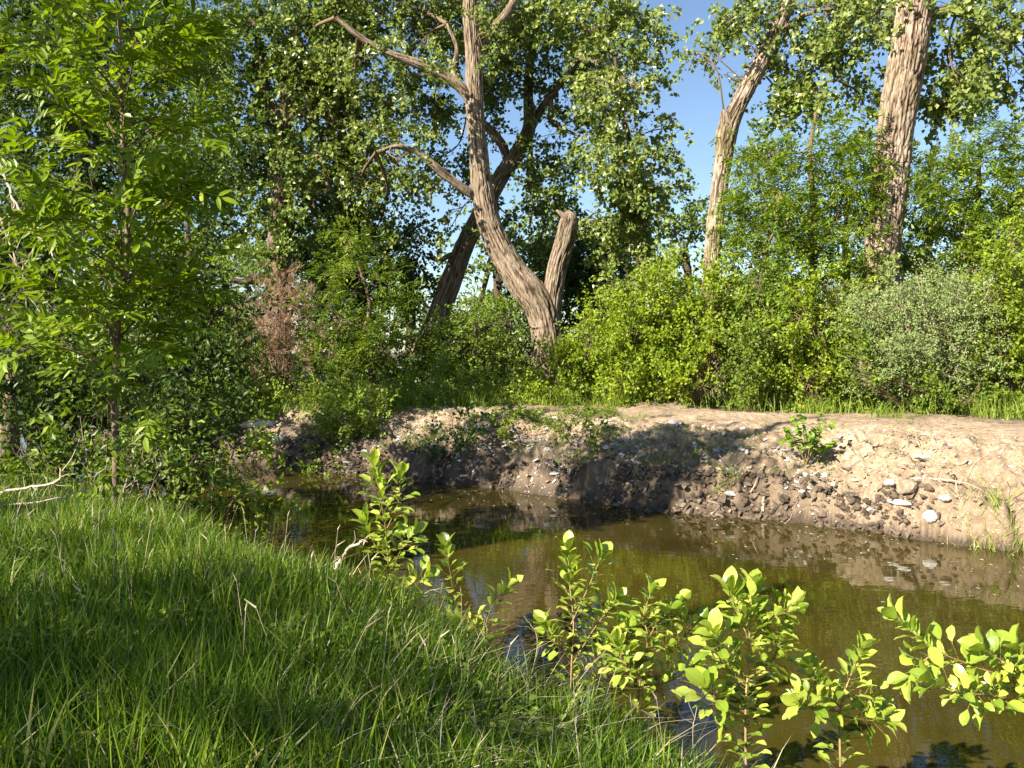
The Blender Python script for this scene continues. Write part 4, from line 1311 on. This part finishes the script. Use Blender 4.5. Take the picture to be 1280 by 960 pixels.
# ------------------------------------------------------------------ grass
def blades(P, H, W, lean, curl, tint, segs=3):
    n = len(P)
    a = rng.uniform(0, 2 * np.pi, n)
    dr = np.stack([np.cos(a), np.sin(a), np.zeros(n)], -1)
    b_ = rng.uniform(0, 2 * np.pi, n)
    sd = np.stack([np.cos(b_), np.sin(b_), np.zeros(n)], -1)
    V = []
    for k in range(segs + 1):
        f = k / segs
        c = P + np.array([0, 0, 1.0]) * (H * (f - curl * f ** 3 * .5))[:, None] + dr * (H * (lean * f + curl * f * f))[:, None]
        w = W * (1 - f ** 1.8 * .85)
        if k < segs:
            V += [c - sd * (w / 2)[:, None], c + sd * (w / 2)[:, None]]
        else:
            V += [c]
    k = len(V)
    V = np.stack(V, 1).reshape(-1, 3)
    T = []
    for s in range(segs - 1):
        T += [(2 * s, 2 * s + 1, 2 * s + 3), (2 * s, 2 * s + 3, 2 * s + 2)]
    T += [(2 * segs - 2, 2 * segs - 1, 2 * segs)]
    T = np.array(T)[None] + (np.arange(n) * k)[:, None, None]
    return V, T.reshape(-1, 3), np.repeat(np.clip(tint, 0, 1), k)


def grass_points(n, xlo, xhi, ylo, yhi, dens, inside):
    out = []
    tot = 0
    while tot < n:
        x = rng.uniform(xlo, xhi, n * 2)
        y = rng.uniform(ylo, yhi, n * 2)
        k = (rng.random(n * 2) < dens(x, y)) & inside(x, y)
        out.append(np.stack([x[k], y[k]], -1))
        tot += k.sum()
    P = np.concatenate(out)[:n]
    return np.column_stack([P, ground_z(P[:, 0], P[:, 1]) - .01])


def in_near(x, y):
    _, dF, dN = ground_base(x, y)
    px = HX + x / y * F
    return (dN > .03) & (px > -90) & (px < 1400)


P = grass_points(62000, -6, 2.2, 1.9, 9.5, lambda x, y: np.minimum(1, (3.2 / y) ** 1.3) * (.55 + .45 * (vnoise(x * 3, y * 3, seed=5) > -.2)), in_near)
nz = vnoise(P[:, 0] * 1.2, P[:, 1] * 1.2, seed=9)
_, _, dNp = ground_base(P[:, 0], P[:, 1])
H = rng.uniform(.14, .38, len(P)) * (1 + .25 * nz) * (.75 + .25 * smooth(0, .5, dNp))
H *= 1 - .35 * smooth(.4, 1.2, P[:, 0])
V, T, t = blades(P, H, rng.uniform(.005, .0125, len(P)), rng.uniform(.0, .28, len(P)), rng.uniform(0, .42, len(P)) + .7 * (rng.random(len(P)) > .75) * rng.random(len(P)), rng.normal(.48, .24, len(P)) + .16 * nz)
tag(link('grass', np_mesh('grass', V, T, t), M['grass']), 'thick green grass covering the near bank at lower left', 'grass', kind='stuff')
P = grass_points(5000, -6, 1.6, 2.0, 8.5, lambda x, y: np.minimum(1, (3.2 / y)) * np.where(x > .25, .25, 1) * (.15 + .85 * (vnoise(x * 2.1, y * 2.1, seed=15) > .15)), in_near)
V, T, t = blades(P, rng.uniform(.12, .38, len(P)), rng.uniform(.003, .007, len(P)), rng.uniform(0, .6, len(P)), rng.uniform(.2, 1.3, len(P)), rng.random(len(P)), 5)
tag(link('dry_grass', np_mesh('dry_grass', V, T, t), M['straw']), 'curled tan dead blades scattered through the green grass', 'dry grass', kind='stuff')
P = grass_points(110, -5, .6, 2.6, 8.0, lambda x, y: np.minimum(1, (3.2 / y)), in_near)
g = Geo()
for p in P:
    h_ = random.uniform(.28, .48)
    ln = norm(np.array([random.gauss(0, .25), random.gauss(0, .25), 1.0]))
    tip = p + ln * h_
    bend = tip + np.array([ln[0] * .12, ln[1] * .12, .03])
    g.tube(catmull([p, p + ln * h_ * .5, tip], 2), .0014, .001, 3, tint=.7)
    g.tube(np.array([tip, (tip + bend) / 2, bend]), .0045, .0012, 4, tint=random.random())
tag(link('seed_heads', g.mesh('seed_heads'), M['straw']), 'thin tan seed heads standing above the near grass', 'seed heads', kind='stuff')
P = grass_points(2600, -6, 1.2, 2.4, 8.5, lambda x, y: np.minimum(1, (3.2 / y)) * (vnoise(x * 1.9, y * 1.9, seed=35) > .25), in_near)
P = np.repeat(P, 3, 0) + rng.normal(0, .02, (7800, 3)) * [1, 1, 0] + np.array([0, 0, 1.0]) * rng.uniform(.05, .26, (7800, 1))
a = rng.uniform(0, 6.28, len(P))
V, T, t = leaves(P, np.column_stack([np.cos(a), np.sin(a), rng.uniform(-.3, .5, len(P))]), np.array([0, 0, 1.0]) + rdir(len(P)) * .5, rng.uniform(.02, .05, len(P)), rng.uniform(.012, .026, len(P)), 'six')
tag(link('meadow_weeds', np_mesh('meadow_weeds', V, T, t), M['weed']), 'small broad-leaved weeds mixed in the near grass', 'weeds', kind='stuff')
# dry stalks and roots on the cut edge of the near bank
P = grass_points(900, -3.5, 1.6, 2.8, 8.5, lambda x, y: np.ones_like(x), lambda x, y: (np.abs(ground_base(x, y)[2] - .12) < .16) & in_near(x, y + 0.0) | ((np.abs(ground_base(x, y)[2] - .05) < .1)))
V, T, t = blades(P, rng.uniform(.15, .42, len(P)), rng.uniform(.003, .006, len(P)), rng.uniform(0, .9, len(P)), rng.uniform(.1, 1.2, len(P)), rng.random(len(P)), 5)
tag(link('dry_stalks', np_mesh('dry_stalks', V, T, t), M['straw']), 'tangle of dry stalks along the cut edge of the near bank', 'dry stalks', kind='stuff')

# grass strip and weeds at the foot of the shrubs on the far bank
VEG = [(-9.5, 17.2), (-5.0, 15.4), (-2.0, 14.75), (0, 14.7), (2.2, 14.4), (3.3, 13.9), (4.4, 12.9), (5.3, 12.1), (7.2, 11.3), (12, 9)]


def veg_d(x, y):
    return -poly_sd(VEG, x, y)


def in_strip(x, y):
    d = veg_d(x, y)
    px = HX + x / y * F
    return (d > -.25 + .3 * vnoise(x * 1.6, y * 1.6, seed=19)) & (d < 1.6) & (px > 180) & (px < 1340)


P = grass_points(11000, -8, 9, 10.5, 19, lambda x, y: (.3 + .7 * (vnoise(x * 1.5, y * 1.5, seed=25) > 0)) * np.where(x > 2.0, .6, 1), in_strip)
V, T, t = blades(P, rng.uniform(.14, .44, len(P)), rng.uniform(.008, .014, len(P)), rng.uniform(0, .35, len(P)), rng.uniform(0, .6, len(P)), rng.normal(.55, .2, len(P)), 3)
tag(link('bank_grass', np_mesh('bank_grass', V, T, t), M['weed']), 'bright strip of grass between the dirt path and the shrubs', 'grass', kind='stuff')


def leafy_patch(name, label, blobs, mat, lai=1.6, kind='bush'):
    V, T, t = foliage(blobs, kind, lai)
    tag(link(name, np_mesh(name, V, T, t), M[mat]), label, 'ground cover', kind='stuff')


leafy_patch('ground_cover', 'leafy weeds mixed in the grass strip below the shrubs and trees', [(x, y, 22, 12, Y) for x, y, Y in
            [(340, 500, 15), (380, 502, 14.9), (430, 502, 14.8), (490, 500, 14.8), (540, 500, 14.8), (600, 500, 14.8), (400, 492, 15.6), (450, 490, 15.4), (500, 488, 15.4), (530, 482, 15.3), (575, 478, 15.3), (610, 488, 15.2), (650, 494, 15), (700, 494, 15), (760, 492, 14.8), (1000, 498, 13.2), (960, 495, 13.4),
             (1070, 505, 12.6), (1235, 512, 12), (1280, 512, 11.8), (330, 495, 15.8), (250, 500, 16)]] + [(562, 480, 22, 20, 15.1, 1.3)], 'weed', 1.4)


# weeds and clumps on the bank, each its own plant
def grass_tuft(label, px, py, n=90, h=.28, mat='weed', tint=.6, rad=.12, group=None):
    b = on_ground(px, py)
    q = rng.normal(0, rad, (n, 2))
    P = np.column_stack([b[0] + q[:, 0], b[1] + q[:, 1], ground_z(b[0] + q[:, 0], b[1] + q[:, 1]) - .01])
    V, T, t = blades(P, rng.uniform(.3, 1, n) * h, rng.uniform(.005, .009, n), rng.uniform(.1, .6, n), rng.uniform(.1, .9, n), rng.normal(tint, .2, n), 4)
    o = empty('grass_tuft', b, label, 'grass tuft', group)
    link('blades', np_mesh('blades', V - b, T, t), M[mat], o, kind='stuff')
    return b


def on_ground(px, py, y0=7.0, y1=17.0):
    Y = np.arange(y0, y1, .03)
    x = (px - HX) / F * Y
    g_ = ground_z(x, Y)
    hit = np.nonzero(CZ - (py - HY) / F * Y <= g_)[0]
    i = hit[0] if len(hit) else len(Y) - 1
    return np.array([x[i], Y[i], g_[i]])


grass_tuft('wispy tan-green grass tuft on the pale bank at the right edge', 1250, 645, 150, .38, 'weed', .95, .13)
grass_tuft('thin grass tuft just left of the wispy one on the pale bank', 1205, 628, 50, .25, 'straw', .6, .12)
grass_tuft('green grass tuft on the bank face left of the leafy sprout', 908, 600, 80, .26, 'weed', .35, .10)
grass_tuft('small grass tuft low on the bank below the slim pale trunk', 900, 612, 40, .2, 'weed', .3, .08)
grass_tuft('blue-green grass tuft in the shaded middle of the bank face', 770, 560, 90, .2, 'weed', .15, .2)
grass_tuft('thin blue-green grass tuft at the path edge above the dark weed', 525, 540, 80, .28, 'grey', .2, .2)
grass_tuft('grass tuft beside the path under the thorny shrub', 1110, 522, 120, .3, 'weed', .4, .15)
grass_tuft('grassy sprout poking out of the path edge in front of the rounded shrub', 650, 520, 60, .3, 'weed', .6, .12)
grass_tuft('short green tuft at the foot of the leafy sprout', 1020, 585, 60, .2, 'weed', .4, .12)


def weed(label, px, py, h, w, mat, kind='bush', lai=1.6, name='weed', cat='weed', n=3):
    b = on_ground(px, py)
    Y = b[1]
    pxb, pyb = px, HY + (CZ - b[2]) * F / Y
    hp = h
    bl = [(pxb + random.uniform(-w * .4, w * .4), pyb - hp * (.3 + .5 * k / max(1, n - 1)), w * .6, hp * .32, Y) for k in range(n)]
    root = plant(name, label, cat, b, [], bl, kind, mat, 'twig', lai=lai, wr=.004, part='foliage')
    return root


weed('pale yellow-green bushy weed on the left part of the dirt bank', 440, 552, 42, 44, 'weed', n=5, lai=1.7)
weed('dark green weed in the shadow on the bank below the path', 572, 566, 46, 22, 'dark', lai=1.7)
weed('small sunlit weed sprouting at the path edge right of the dark weed', 648, 520, 26, 18, 'weed')
weed('low green creeping weed on the rubble in the middle of the bank', 728, 552, 12, 34, 'bush_mid', lai=.8)
weed('low weed hanging at the water line below the pale yellow-green one', 405, 585, 22, 30, 'bush_mid')
P = grass_points(2600, -4.5, 5.5, 7.5, 15, lambda x, y: (vnoise(x * 1.7, y * 1.7, seed=45) > .28) * np.where(x > 3.4, .12, 1), lambda x, y: (ground_base(x, y)[1] > .25) & (ground_base(x, y)[1] < 2.4))
V, T, t = blades(P, rng.uniform(.04, .17, len(P)), rng.uniform(.005, .010, len(P)), rng.uniform(.1, .9, len(P)), rng.uniform(.1, .9, len(P)), rng.normal(.4, .2, len(P)), 3)
tag(link('slope_grass', np_mesh('slope_grass', V, T, t), M['weed']), 'sparse green grass growing in patches on the bank slope', 'grass', kind='stuff')
P = grass_points(2400, -4.5, 5.5, 7.5, 15, lambda x, y: (vnoise(x * 1.5 + 9, y * 1.5, seed=46) > .42) * np.where(x > 3.0, 0.05, 1), lambda x, y: (ground_base(x, y)[1] > .3) & (ground_base(x, y)[1] < 2.6))
P = np.repeat(P, 4, 0)
P = P + rng.normal(0, .03, P.shape) * [1, 1, 0] + np.array([0, 0, 1.0]) * rng.uniform(.01, .10, (len(P), 1))
a = rng.uniform(0, 6.28, len(P))
V, T, t = leaves(P, np.column_stack([np.cos(a), np.sin(a), rng.uniform(-.3, .5, len(P))]), np.array([0, 0, 1.0]) + rdir(len(P)) * .6, rng.uniform(.02, .045, len(P)), rng.uniform(.014, .028, len(P)), 'quad')
tag(link('slope_weeds', np_mesh('slope_weeds', V, T, t), M['bush_mid']), 'low creeping weeds on the rubble slope of the far bank', 'weeds', kind='stuff')
n = 1500
x = rng.uniform(-5, 8, n * 4); y = rng.uniform(8, 15.5, n * 4)
_, dF, _ = ground_base(x, y)
k = (dF > .6) & (dF < 4.5)
x, y = x[k][:n], y[k][:n]
a = rng.uniform(0, 6.28, len(x))
V, T, t = leaves(np.column_stack([x, y, ground_z(x, y) + .008]), np.column_stack([np.cos(a), np.sin(a), rng.normal(0, .15, len(x))]), np.array([0, 0, 1.0]) + rdir(len(x)) * .35, rng.uniform(.015, .06, len(x)), rng.uniform(.008, .03, len(x)), 'quad')
tag(link('leaf_litter', np_mesh('leaf_litter', V, T, t), M['dead']), 'dry brown leaf litter strewn over the dirt path', 'leaf litter', kind='stuff')
weed('tiny bright weed between pale stones right of the dark weed', 628, 545, 12, 8, 'bush', lai=1.2)
weed('small weed on the rubble just above the water line left of the pale stones', 745, 572, 10, 16, 'bush_mid', lai=.8)


# leafy sprout with big lobed leaves on the bank
def sprout():
    b = on_ground(1008, 580)
    root = empty('box_elder_sprout', b, 'bright green leafy sprout standing alone on the bare bank, right of centre', 'sapling')
    g = Geo()
    Y = b[1]
    for k in range(9):
        a = k * 2.4
        tip = b + np.array([math.cos(a) * .26, math.sin(a) * .2, .22 + .05 * k])
        P = catmull([b - [0, 0, .02], b + (tip - b) * .5 + [0, 0, .06], tip], 4)
        g.tube(P, .006, .002, 4)
        for q in (3, 4, 5, 6, 7, 8):
            if q >= len(P):
                continue
            for s in range(3):
                d = norm(rdir(1)[0] * [1, 1, .35] + norm(P[q] - b) * [1, 1, .1] * .5)
                place_leaf(SPR[rng.integers(0, 3)], root, b, P[q], d, norm(np.array([0, 0, 1.0]) + rdir(1)[0] * .4), rng.uniform(.8, 1.3))
    link('stems', g.mesh('stems', b), M['stem'], root)


SPR = []
M['sprout'] = leaf_mat('sprout_leaf', [(0, (.10, .20, .012)), (.5, (.15, .27, .015)), (1, (.24, .36, .02))], .4, .45, vein=True)
for k in range(3):
    V, T, UV = leaf_grid(.085, .060, bend=.25, seed=20 + k, widest=.42, fold=.2, nu=5)
    me = np_mesh('leaf', V, T, None, True, UV)
    me.materials.append(M['sprout'])
    SPR.append(me)
sprout()


# ------------------------------------------------------------------ stones, clods, driftwood
def rock_mesh(name, sx, sy, sz, seed, sub=2, sharp=.18, mat='stone'):
    import bmesh
    bm = bmesh.new()
    bmesh.ops.create_icosphere(bm, subdivisions=sub, radius=1)
    rs = np.random.default_rng(seed)
    pl = norm(rs.normal(size=(9, 3)))
    dd = rs.uniform(.62, .92, 9)
    for v in bm.verts:
        p = np.array(v.co)
        for n_, d_ in zip(pl, dd):          # chop flat facets
            k = p @ n_ - d_
            if k > 0:
                p = p - n_ * k
        p = p * (1 + sharp * .3 * rs.normal())
        v.co = Vector((p[0] * sx, p[1] * sy, p[2] * sz))
    me = bpy.data.meshes.new(name)
    bm.to_mesh(me)
    bm.free()
    me.materials.append(M[mat])
    return me


STONES = [
    ('long pale slab of broken stone lying tilted on the pale bank', 1157, 576, .20, .07, .035, 25, 'stone'),
    ('narrow pale stone bar pointing down the slope to the water', 1124, 632, .035, .17, .03, 20, 'stone'),
    ('squarish pale stone half sunk in the bank above the water at right', 1163, 650, .07, .06, .07, 5, 'stone'),
    ('flat pale stone right of the sunk square one', 1183, 626, .08, .06, .04, 10, 'stone'),
    ('pale rounded stone left of the long bar', 1112, 608, .06, .05, .04, 0, 'stone'),
    ('pale stone at the water edge under the long bar', 1087, 642, .04, .04, .03, 30, 'stone'),
    ('small white stone below the leafy sprout', 1031, 598, .045, .035, .03, 0, 'stone'),
    ('white stone just right of and below the sprout', 1042, 608, .05, .035, .03, 40, 'stone'),
    ('white chip of stone left of the sprout foot', 1006, 597, .03, .04, .035, 10, 'stone'),
    ('flat white stone right of the sprout shadow', 1068, 602, .05, .03, .02, 0, 'stone'),
    ('small upright white stone on the shaded slope', 933, 571, .028, .025, .04, 0, 'stone'),
    ('slanted white chip high on the shaded slope', 905, 546, .03, .03, .045, 20, 'stone'),
    ('pair-sized pale stone by the path edge, left of the slanted chip', 840, 530, .10, .05, .035, 12, 'stone'),
    ('pale stone on the path edge right of the mound', 929, 537, .05, .04, .025, 0, 'stone'),
    ('pale angular stone high on the bank right of the dark weed', 601, 539, .085, .05, .04, -15, 'stone'),
    ('flat pale stone by the path edge above the creeping weed', 693, 523, .06, .04, .02, 0, 'stone'),
    ('grey stone in the rubble by the low green weed', 757, 562, .06, .05, .035, 20, 'stone_grey'),
    ('light grey stone near the water under the creeping weed', 790, 580, .07, .05, .03, 0, 'stone_grey'),
    ('pale stone on the rubble slope left of the dark weed', 541, 562, .10, .06, .045, 30, 'stone'),
    ('pale grey stone above the water below the pale bushy weed', 455, 566, .08, .05, .04, 0, 'stone_grey'),
    ('flat wet stone at the water line in the middle of the bank', 692, 600, .08, .05, .02, 0, 'stone_grey'),
    ('grey stone at the water line left of the flat wet one', 577, 597, .10, .05, .025, 0, 'stone_grey'),
    ('brown boulder-like lump on the slope by the sunk square stone', 1135, 618, .12, .10, .08, 0, 'clod'),
    ('brown rounded lump below the sprout shadow', 1062, 585, .12, .09, .07, 0, 'clod'),
    ('long pale boulder on the bank at the left end of the water', 322, 533, .34, .14, .10, -6, 'stone'),
    ('pale boulder below and right of the long one at the left', 342, 556, .20, .12, .08, 10, 'stone'),
    ('small pale boulder left of the long one, half behind leaves', 268, 530, .12, .10, .07, 0, 'stone'),
    ('small white stone lying on the shaded slope centre right', 868, 555, .03, .025, .02, 0, 'stone'),
    ('grey stone at the water line under the slim pale trunk', 915, 627, .10, .06, .03, 10, 'stone_grey'),
]
for k, (lab, px, py, sx, sy, sz, rot, mt) in enumerate(STONES):
    b = on_ground(px, py)
    me = rock_mesh('stone', sx, sy, sz, 100 + k, mat=mt)
    o = bpy.data.objects.new('stone' if mt != 'clod' else 'earth_lump', me)
    COL.objects.link(o)
    o.location = (b[0], b[1], b[2] + sz * .35)
    o.rotation_euler = (random.uniform(-.15, .35), random.uniform(-.15, .15), math.radians(rot))
    tag(o, lab, 'stone' if mt != 'clod' else 'earth lump', 'loose stones on the far bank' if mt != 'clod' else None)

# gravel and clods
ico_v = np.array([(0, 0, -1), (.72, -.53, -.45), (-.28, -.85, -.45), (-.89, 0, -.45), (-.28, .85, -.45), (.72, .53, -.45), (.28, -.85, .45), (-.72, -.53, .45), (-.72, .53, .45), (.28, .85, .45), (.89, 0, .45), (0, 0, 1)])
ico_t = np.array([(0, 2, 1), (1, 5, 0), (0, 3, 2), (0, 4, 3), (0, 5, 4), (1, 10, 5), (2, 6, 1), (3, 7, 2), (4, 8, 3), (5, 9, 4), (1, 6, 10), (2, 7, 6), (3, 8, 7), (4, 9, 8), (5, 10, 9), (6, 11, 10), (7, 11, 6), (8, 11, 7), (9, 11, 8), (10, 11, 9)])


def scatter_rocks(name, label, cat, n, smin, smax, mat, dlo, dhi, seed, flat=.6, xlo=-5.5, xhi=8, pw=2.5):
    out = []
    while sum(len(a) for a in out) < n:
        x = rng.uniform(xlo, xhi, n * 4)
        y = rng.uniform(5.5, 17, n * 4)
        _, dF, _ = ground_base(x, y)
        k = (dF > dlo) & (dF < dhi) & (vnoise(x * 2, y * 2, seed=seed) > -.25)
        out.append(np.stack([x[k], y[k]], -1))
    P = np.concatenate(out)[:n]
    s = smin + (smax - smin) * rng.random(n) ** pw
    z = ground_z(P[:, 0], P[:, 1])
    V = ico_v[None] * (1 + rng.normal(0, .28, (n, 12, 1)))
    V = V * rng.uniform(.6, 1.3, (n, 1, 3)) * np.array([1, 1, flat])
    a = rng.uniform(0, 6.28, n)
    tl = rng.normal(0, .4, n)
    x = V[..., 0] * np.cos(a)[:, None] - V[..., 1] * np.sin(a)[:, None]
    y = V[..., 0] * np.sin(a)[:, None] + V[..., 1] * np.cos(a)[:, None]
    zz = V[..., 2] + x * tl[:, None]
    V = np.stack([x, y, zz], -1) * s[:, None, None] + np.column_stack([P, z + s * .25])[:, None, :]
    T = ico_t[None] + (np.arange(n) * 12)[:, None, None]
    tag(link(name, np_mesh(name, V.reshape(-1, 3), T.reshape(-1, 3), None, False), M[mat]), label, cat, kind='stuff')


scatter_rocks('soil_clods', 'crumbled brown clods covering the face of the far bank', 'soil clods', 6500, .005, .038, 'clod', .02, 1.7, 51)
scatter_rocks('gravel', 'pale broken gravel chips strewn over the bank face', 'gravel', 1700, .006, .030, 'stone', .05, 2.0, 61, .5)
scatter_rocks('shore_clods', 'wet clods darkened to paint undercut shade along the water line of the far bank', 'soil clods', 3400, .008, .050, 'clod_wet_shade', -.06, .30, 81, .7, -5.5, 4.2, 2.2)
scatter_rocks('rubble', 'grey rubble bits near the water line of the far bank', 'rubble', 1800, .008, .04, 'stone_grey', .0, 1.1, 71, .5, -4, 3.5)


# rootlets and sticks on the bank face
g = Geo()
n = 900
lx, ly = rng.uniform(-4.5, 5.2, n), rng.uniform(7.5, 14.5, n)
_, dF, _ = ground_base(lx, ly)
k = (dF > .02) & (dF < 1.3)
lx, ly = lx[k], ly[k]
la, ll = rng.uniform(-.9, .9, len(lx)), rng.uniform(.06, .35, len(lx))
f = np.array([0, .33, .66, 1])[None]
qx = lx[:, None] + np.cos(la)[:, None] * ll[:, None] * (f - .5) + rng.uniform(-.01, .01, (len(lx), 4))
qy = ly[:, None] + np.sin(la)[:, None] * ll[:, None] * (f - .5)
qz = ground_z(qx.ravel(), qy.ravel()).reshape(qx.shape) + .012 + .02 * np.sin(f * 3.1)
for p in np.stack([qx, qy, qz], -1):
    g.tube(p, random.uniform(.002, .005), .0012, 3, tint=random.random())
tag(link('twig_litter', g.mesh('twig_litter'), M['twig_pale']), 'small sticks and bare rootlets littered over the far bank', 'twig litter', kind='stuff')


def stick(label, pts, r, mat='twig_pale', name='stick', cat='stick', lift=.02):
    W = []
    for px, py, dz in pts:
        q = on_ground(px, py, 5.5)
        q[2] += lift + dz
        W.append(q)
    b = W[0].copy()
    g = Geo()
    P = catmull(np.array(W), 6)
    P += rng.normal(0, r * .25, P.shape)
    g.tube(P, r, r * .5, 7, tint=.7)
    o = link(name, g.mesh(name, b), M[mat])
    o.location = Vector([float(c) for c in b])
    tag(o, label, cat)


stick('long thin pale stick lying across the right part of the bank', [(1140, 603, 0), (1175, 606, .02), (1205, 610, .02), (1228, 618, 0)], .010)
stick('short pale stake standing at the water edge right of centre', [(954, 640, -.05), (954, 638, .05), (955, 634, .12)], .022)
stick('grey root slanting down the bank left of the sprout', [(955, 585, 0), (948, 605, .03), (938, 625, 0)], .014)
stick('thin grey stick poking up the slope right of the sprout shadow', [(1150, 560, 0), (1140, 548, .10)], .004)
stick('bent branch lying on the bank below the long pale boulder', [(305, 575, .05), (330, 560, .1), (352, 545, .05)], .012, 'twig')
# driftwood in the creek beside the tall shoot
branch_thing('driftwood', 'forked grey driftwood snag rising from the water left of the tallest shoot', [[(420, 712, 6.9), (432, 690, 6.9), (450, 678, 6.85), (458, 676, 6.8)], [(434, 688, 6.9), (422, 700, 6.9)]], .02, 'twig_pale', 'driftwood', 3, .15)
branch_thing('bare_twigs', 'bare tan twigs arching out of the grass edge over the water near the thin shoot',
             [[(520, 830, 4.7), (540, 795, 4.65), (565, 775, 4.6), (585, 752, 4.6)], [(515, 820, 4.7), (545, 790, 4.6), (580, 792, 4.6), (586, 788, 4.6)], [(440, 790, 5.0), (470, 770, 4.9), (520, 745, 4.8), (550, 735, 4.8)],
              [(590, 720, 4.7), (600, 755, 4.7), (612, 790, 4.6)], [(460, 830, 5), (465, 750, 4.9), (460, 690, 4.9)]], .007, 'twig_pale', 'twigs', 4, .2)
for lab, pl in (('bare grey twig rising left of the bushy-based foreground shoot', [(660, 860, 3.9), (672, 800, 3.9), (655, 770, 3.9)]),
                ('bare grey twig leaning up behind the short bushy shoot', [(740, 960, 3.6), (755, 880, 3.6), (778, 815, 3.6)]),
                ('bare grey twig at the bottom edge beside the large-leaved shoot', [(870, 990, 3.2), (866, 920, 3.2), (872, 880, 3.2)])):
    branch_thing('bare_twig', lab, [pl], .003, 'twig_pale', 'twig', 3, .1)

# floating bits on the water
n = 600
x = rng.uniform(-3.5, 5.5, n * 6)
y = rng.uniform(4, 13, n * 6)
_, dF, dN = ground_base(x, y)
k = (dF < -.02) & (dN < -.1) & (rng.random(n * 6) < np.exp(dF / .6))
x, y = x[k][:n], y[k][:n]
m = len(x)
P = np.column_stack([x, y, np.full(m, .004)])
a = rng.uniform(0, 6.28, m)
V, T, t = leaves(P, np.column_stack([np.cos(a), np.sin(a), np.zeros(m)]), np.tile([0, 0, 1.0], (m, 1)) + rng.normal(0, .05, (m, 3)), rng.uniform(.012, .05, m), rng.uniform(.01, .03, m), 'quad')
V[:, 2] = np.maximum(V[:, 2], .003)
tag(link('floating_litter', np_mesh('floating_litter', V, T, t), M['straw']), 'pale leaves and bits floating on the water by the far bank', 'floating leaves', kind='stuff')

# ------------------------------------------------------------------ trees on the near bank, behind and left of the camera
plant('cottonwood_tree', 'near-bank cottonwood behind the camera whose crown shades the lower grass', 'tree', np.array([-10.5, -4.0, gz(-10.5, -4.0)]), [], [], 'cotton', 'cotton')
g_root = [o for o in bpy.data.objects if o.get('label', '').startswith('near-bank cottonwood')][0]
b = np.array(g_root.location)
me, Pt, R = bark_tube([[b[0], b[1], b[2] - .1, .35], [b[0] + .1, b[1], b[2] + 3, .28], [b[0] - .1, b[1] + .1, b[2] + 7, .18], [b[0], b[1], b[2] + 10, .06]], b, seed=5, nu=24, ds=.2)
link('trunk', me, M['bark'], g_root)


def shade_crown(blobs, lai):
    Vs, Ts, ts, off = [], [], [], 0
    for c, r, k in blobs:
        n = int(lai * k * math.pi * r[0] * r[1] / (.5 * .11 * .10))
        cl = np.array(c) + rdir(n // 60 + 2) * (rng.random((n // 60 + 2, 1)) ** .4) * r
        P = cl[rng.integers(0, len(cl), n)] + rng.normal(0, .24, (n, 3))
        V, T, t = leaves(P, rdir(n), rdir(n) + [0, 0, .4], .12, .11, 'quad')
        Vs.append(V); Ts.append(T + off); ts.append(t); off += len(V)
    return np.concatenate(Vs), np.concatenate(Ts), np.concatenate(ts)


# where the shade should land on the grass, carried back along the sun's rays
def up_sun(x, y, z0, h):
    k = (h - z0) / SDIR.z
    return (x + SDIR.x * k, y + SDIR.y * k, h)


bl = [(up_sun(-2.6, 3.3, .7, 6.2), np.array([1.5, 1.0, .9]), 1.0), (up_sun(-1.2, 3.1, .7, 6.6), np.array([1.1, .7, .8]), .8), (up_sun(-3.6, 4.7, .7, 6.0), np.array([1.2, .6, .8]), .5),
      (up_sun(-.9, 2.2, .7, 7.4), np.array([1.6, .9, .9]), 1.0), (up_sun(-.6, 4.1, .6, 6.2), np.array([.6, .5, .6]), .5)]
V, T, t = shade_crown(bl, .85)
link('crown', np_mesh('crown', V - b, T, t), M['cotton'], g_root, kind='stuff')

b = np.array([-7.4, 2.6, gz(-7.4, 2.6)])
g_root = empty('cottonwood_tree', b, 'tall near-bank cottonwood outside the left edge whose crown dapples the far bank', 'tree')
me, Pt, R = bark_tube([[b[0], b[1], b[2] - .1, .30], [b[0] + .3, b[1] + .1, b[2] + 3, .22], [b[0] + .9, b[1] + .3, b[2] + 6, .14], [b[0] + 1.5, b[1] + .6, b[2] + 9, .05]], b, seed=6, nu=24, ds=.2)
link('trunk', me, M['bark'], g_root)
bl = [(up_sun(-3.8, 8.2, 1.2, 6.4), np.array([1.1, .6, .5]), .8), (up_sun(-1.0, 11.8, .4, 7.0), np.array([1.1, .5, .4]), .9), (up_sun(-.1, 11.4, .5, 7.2), np.array([1.1, .7, .6]), 1.1), (up_sun(1.1, 10.9, .5, 7.4), np.array([1.1, .7, .6]), 1.0), (up_sun(2.3, 10.2, .5, 7.2), np.array([.9, .6, .6]), .9),
      (up_sun(3.2, 9.9, .6, 7.8), np.array([.5, .4, .5]), .5), (up_sun(2.6, 11.9, .9, 7.6), np.array([1.1, .3, .5]), .5)]
V, T, t = shade_crown(bl, .62)
link('crown', np_mesh('crown', V - b, T, t), M['cotton'], g_root, kind='stuff')

print('total leaf tris', TOTAL[0])
print('all tris', sum(len(o.data.polygons) for o in bpy.data.objects if o.type == 'MESH'))
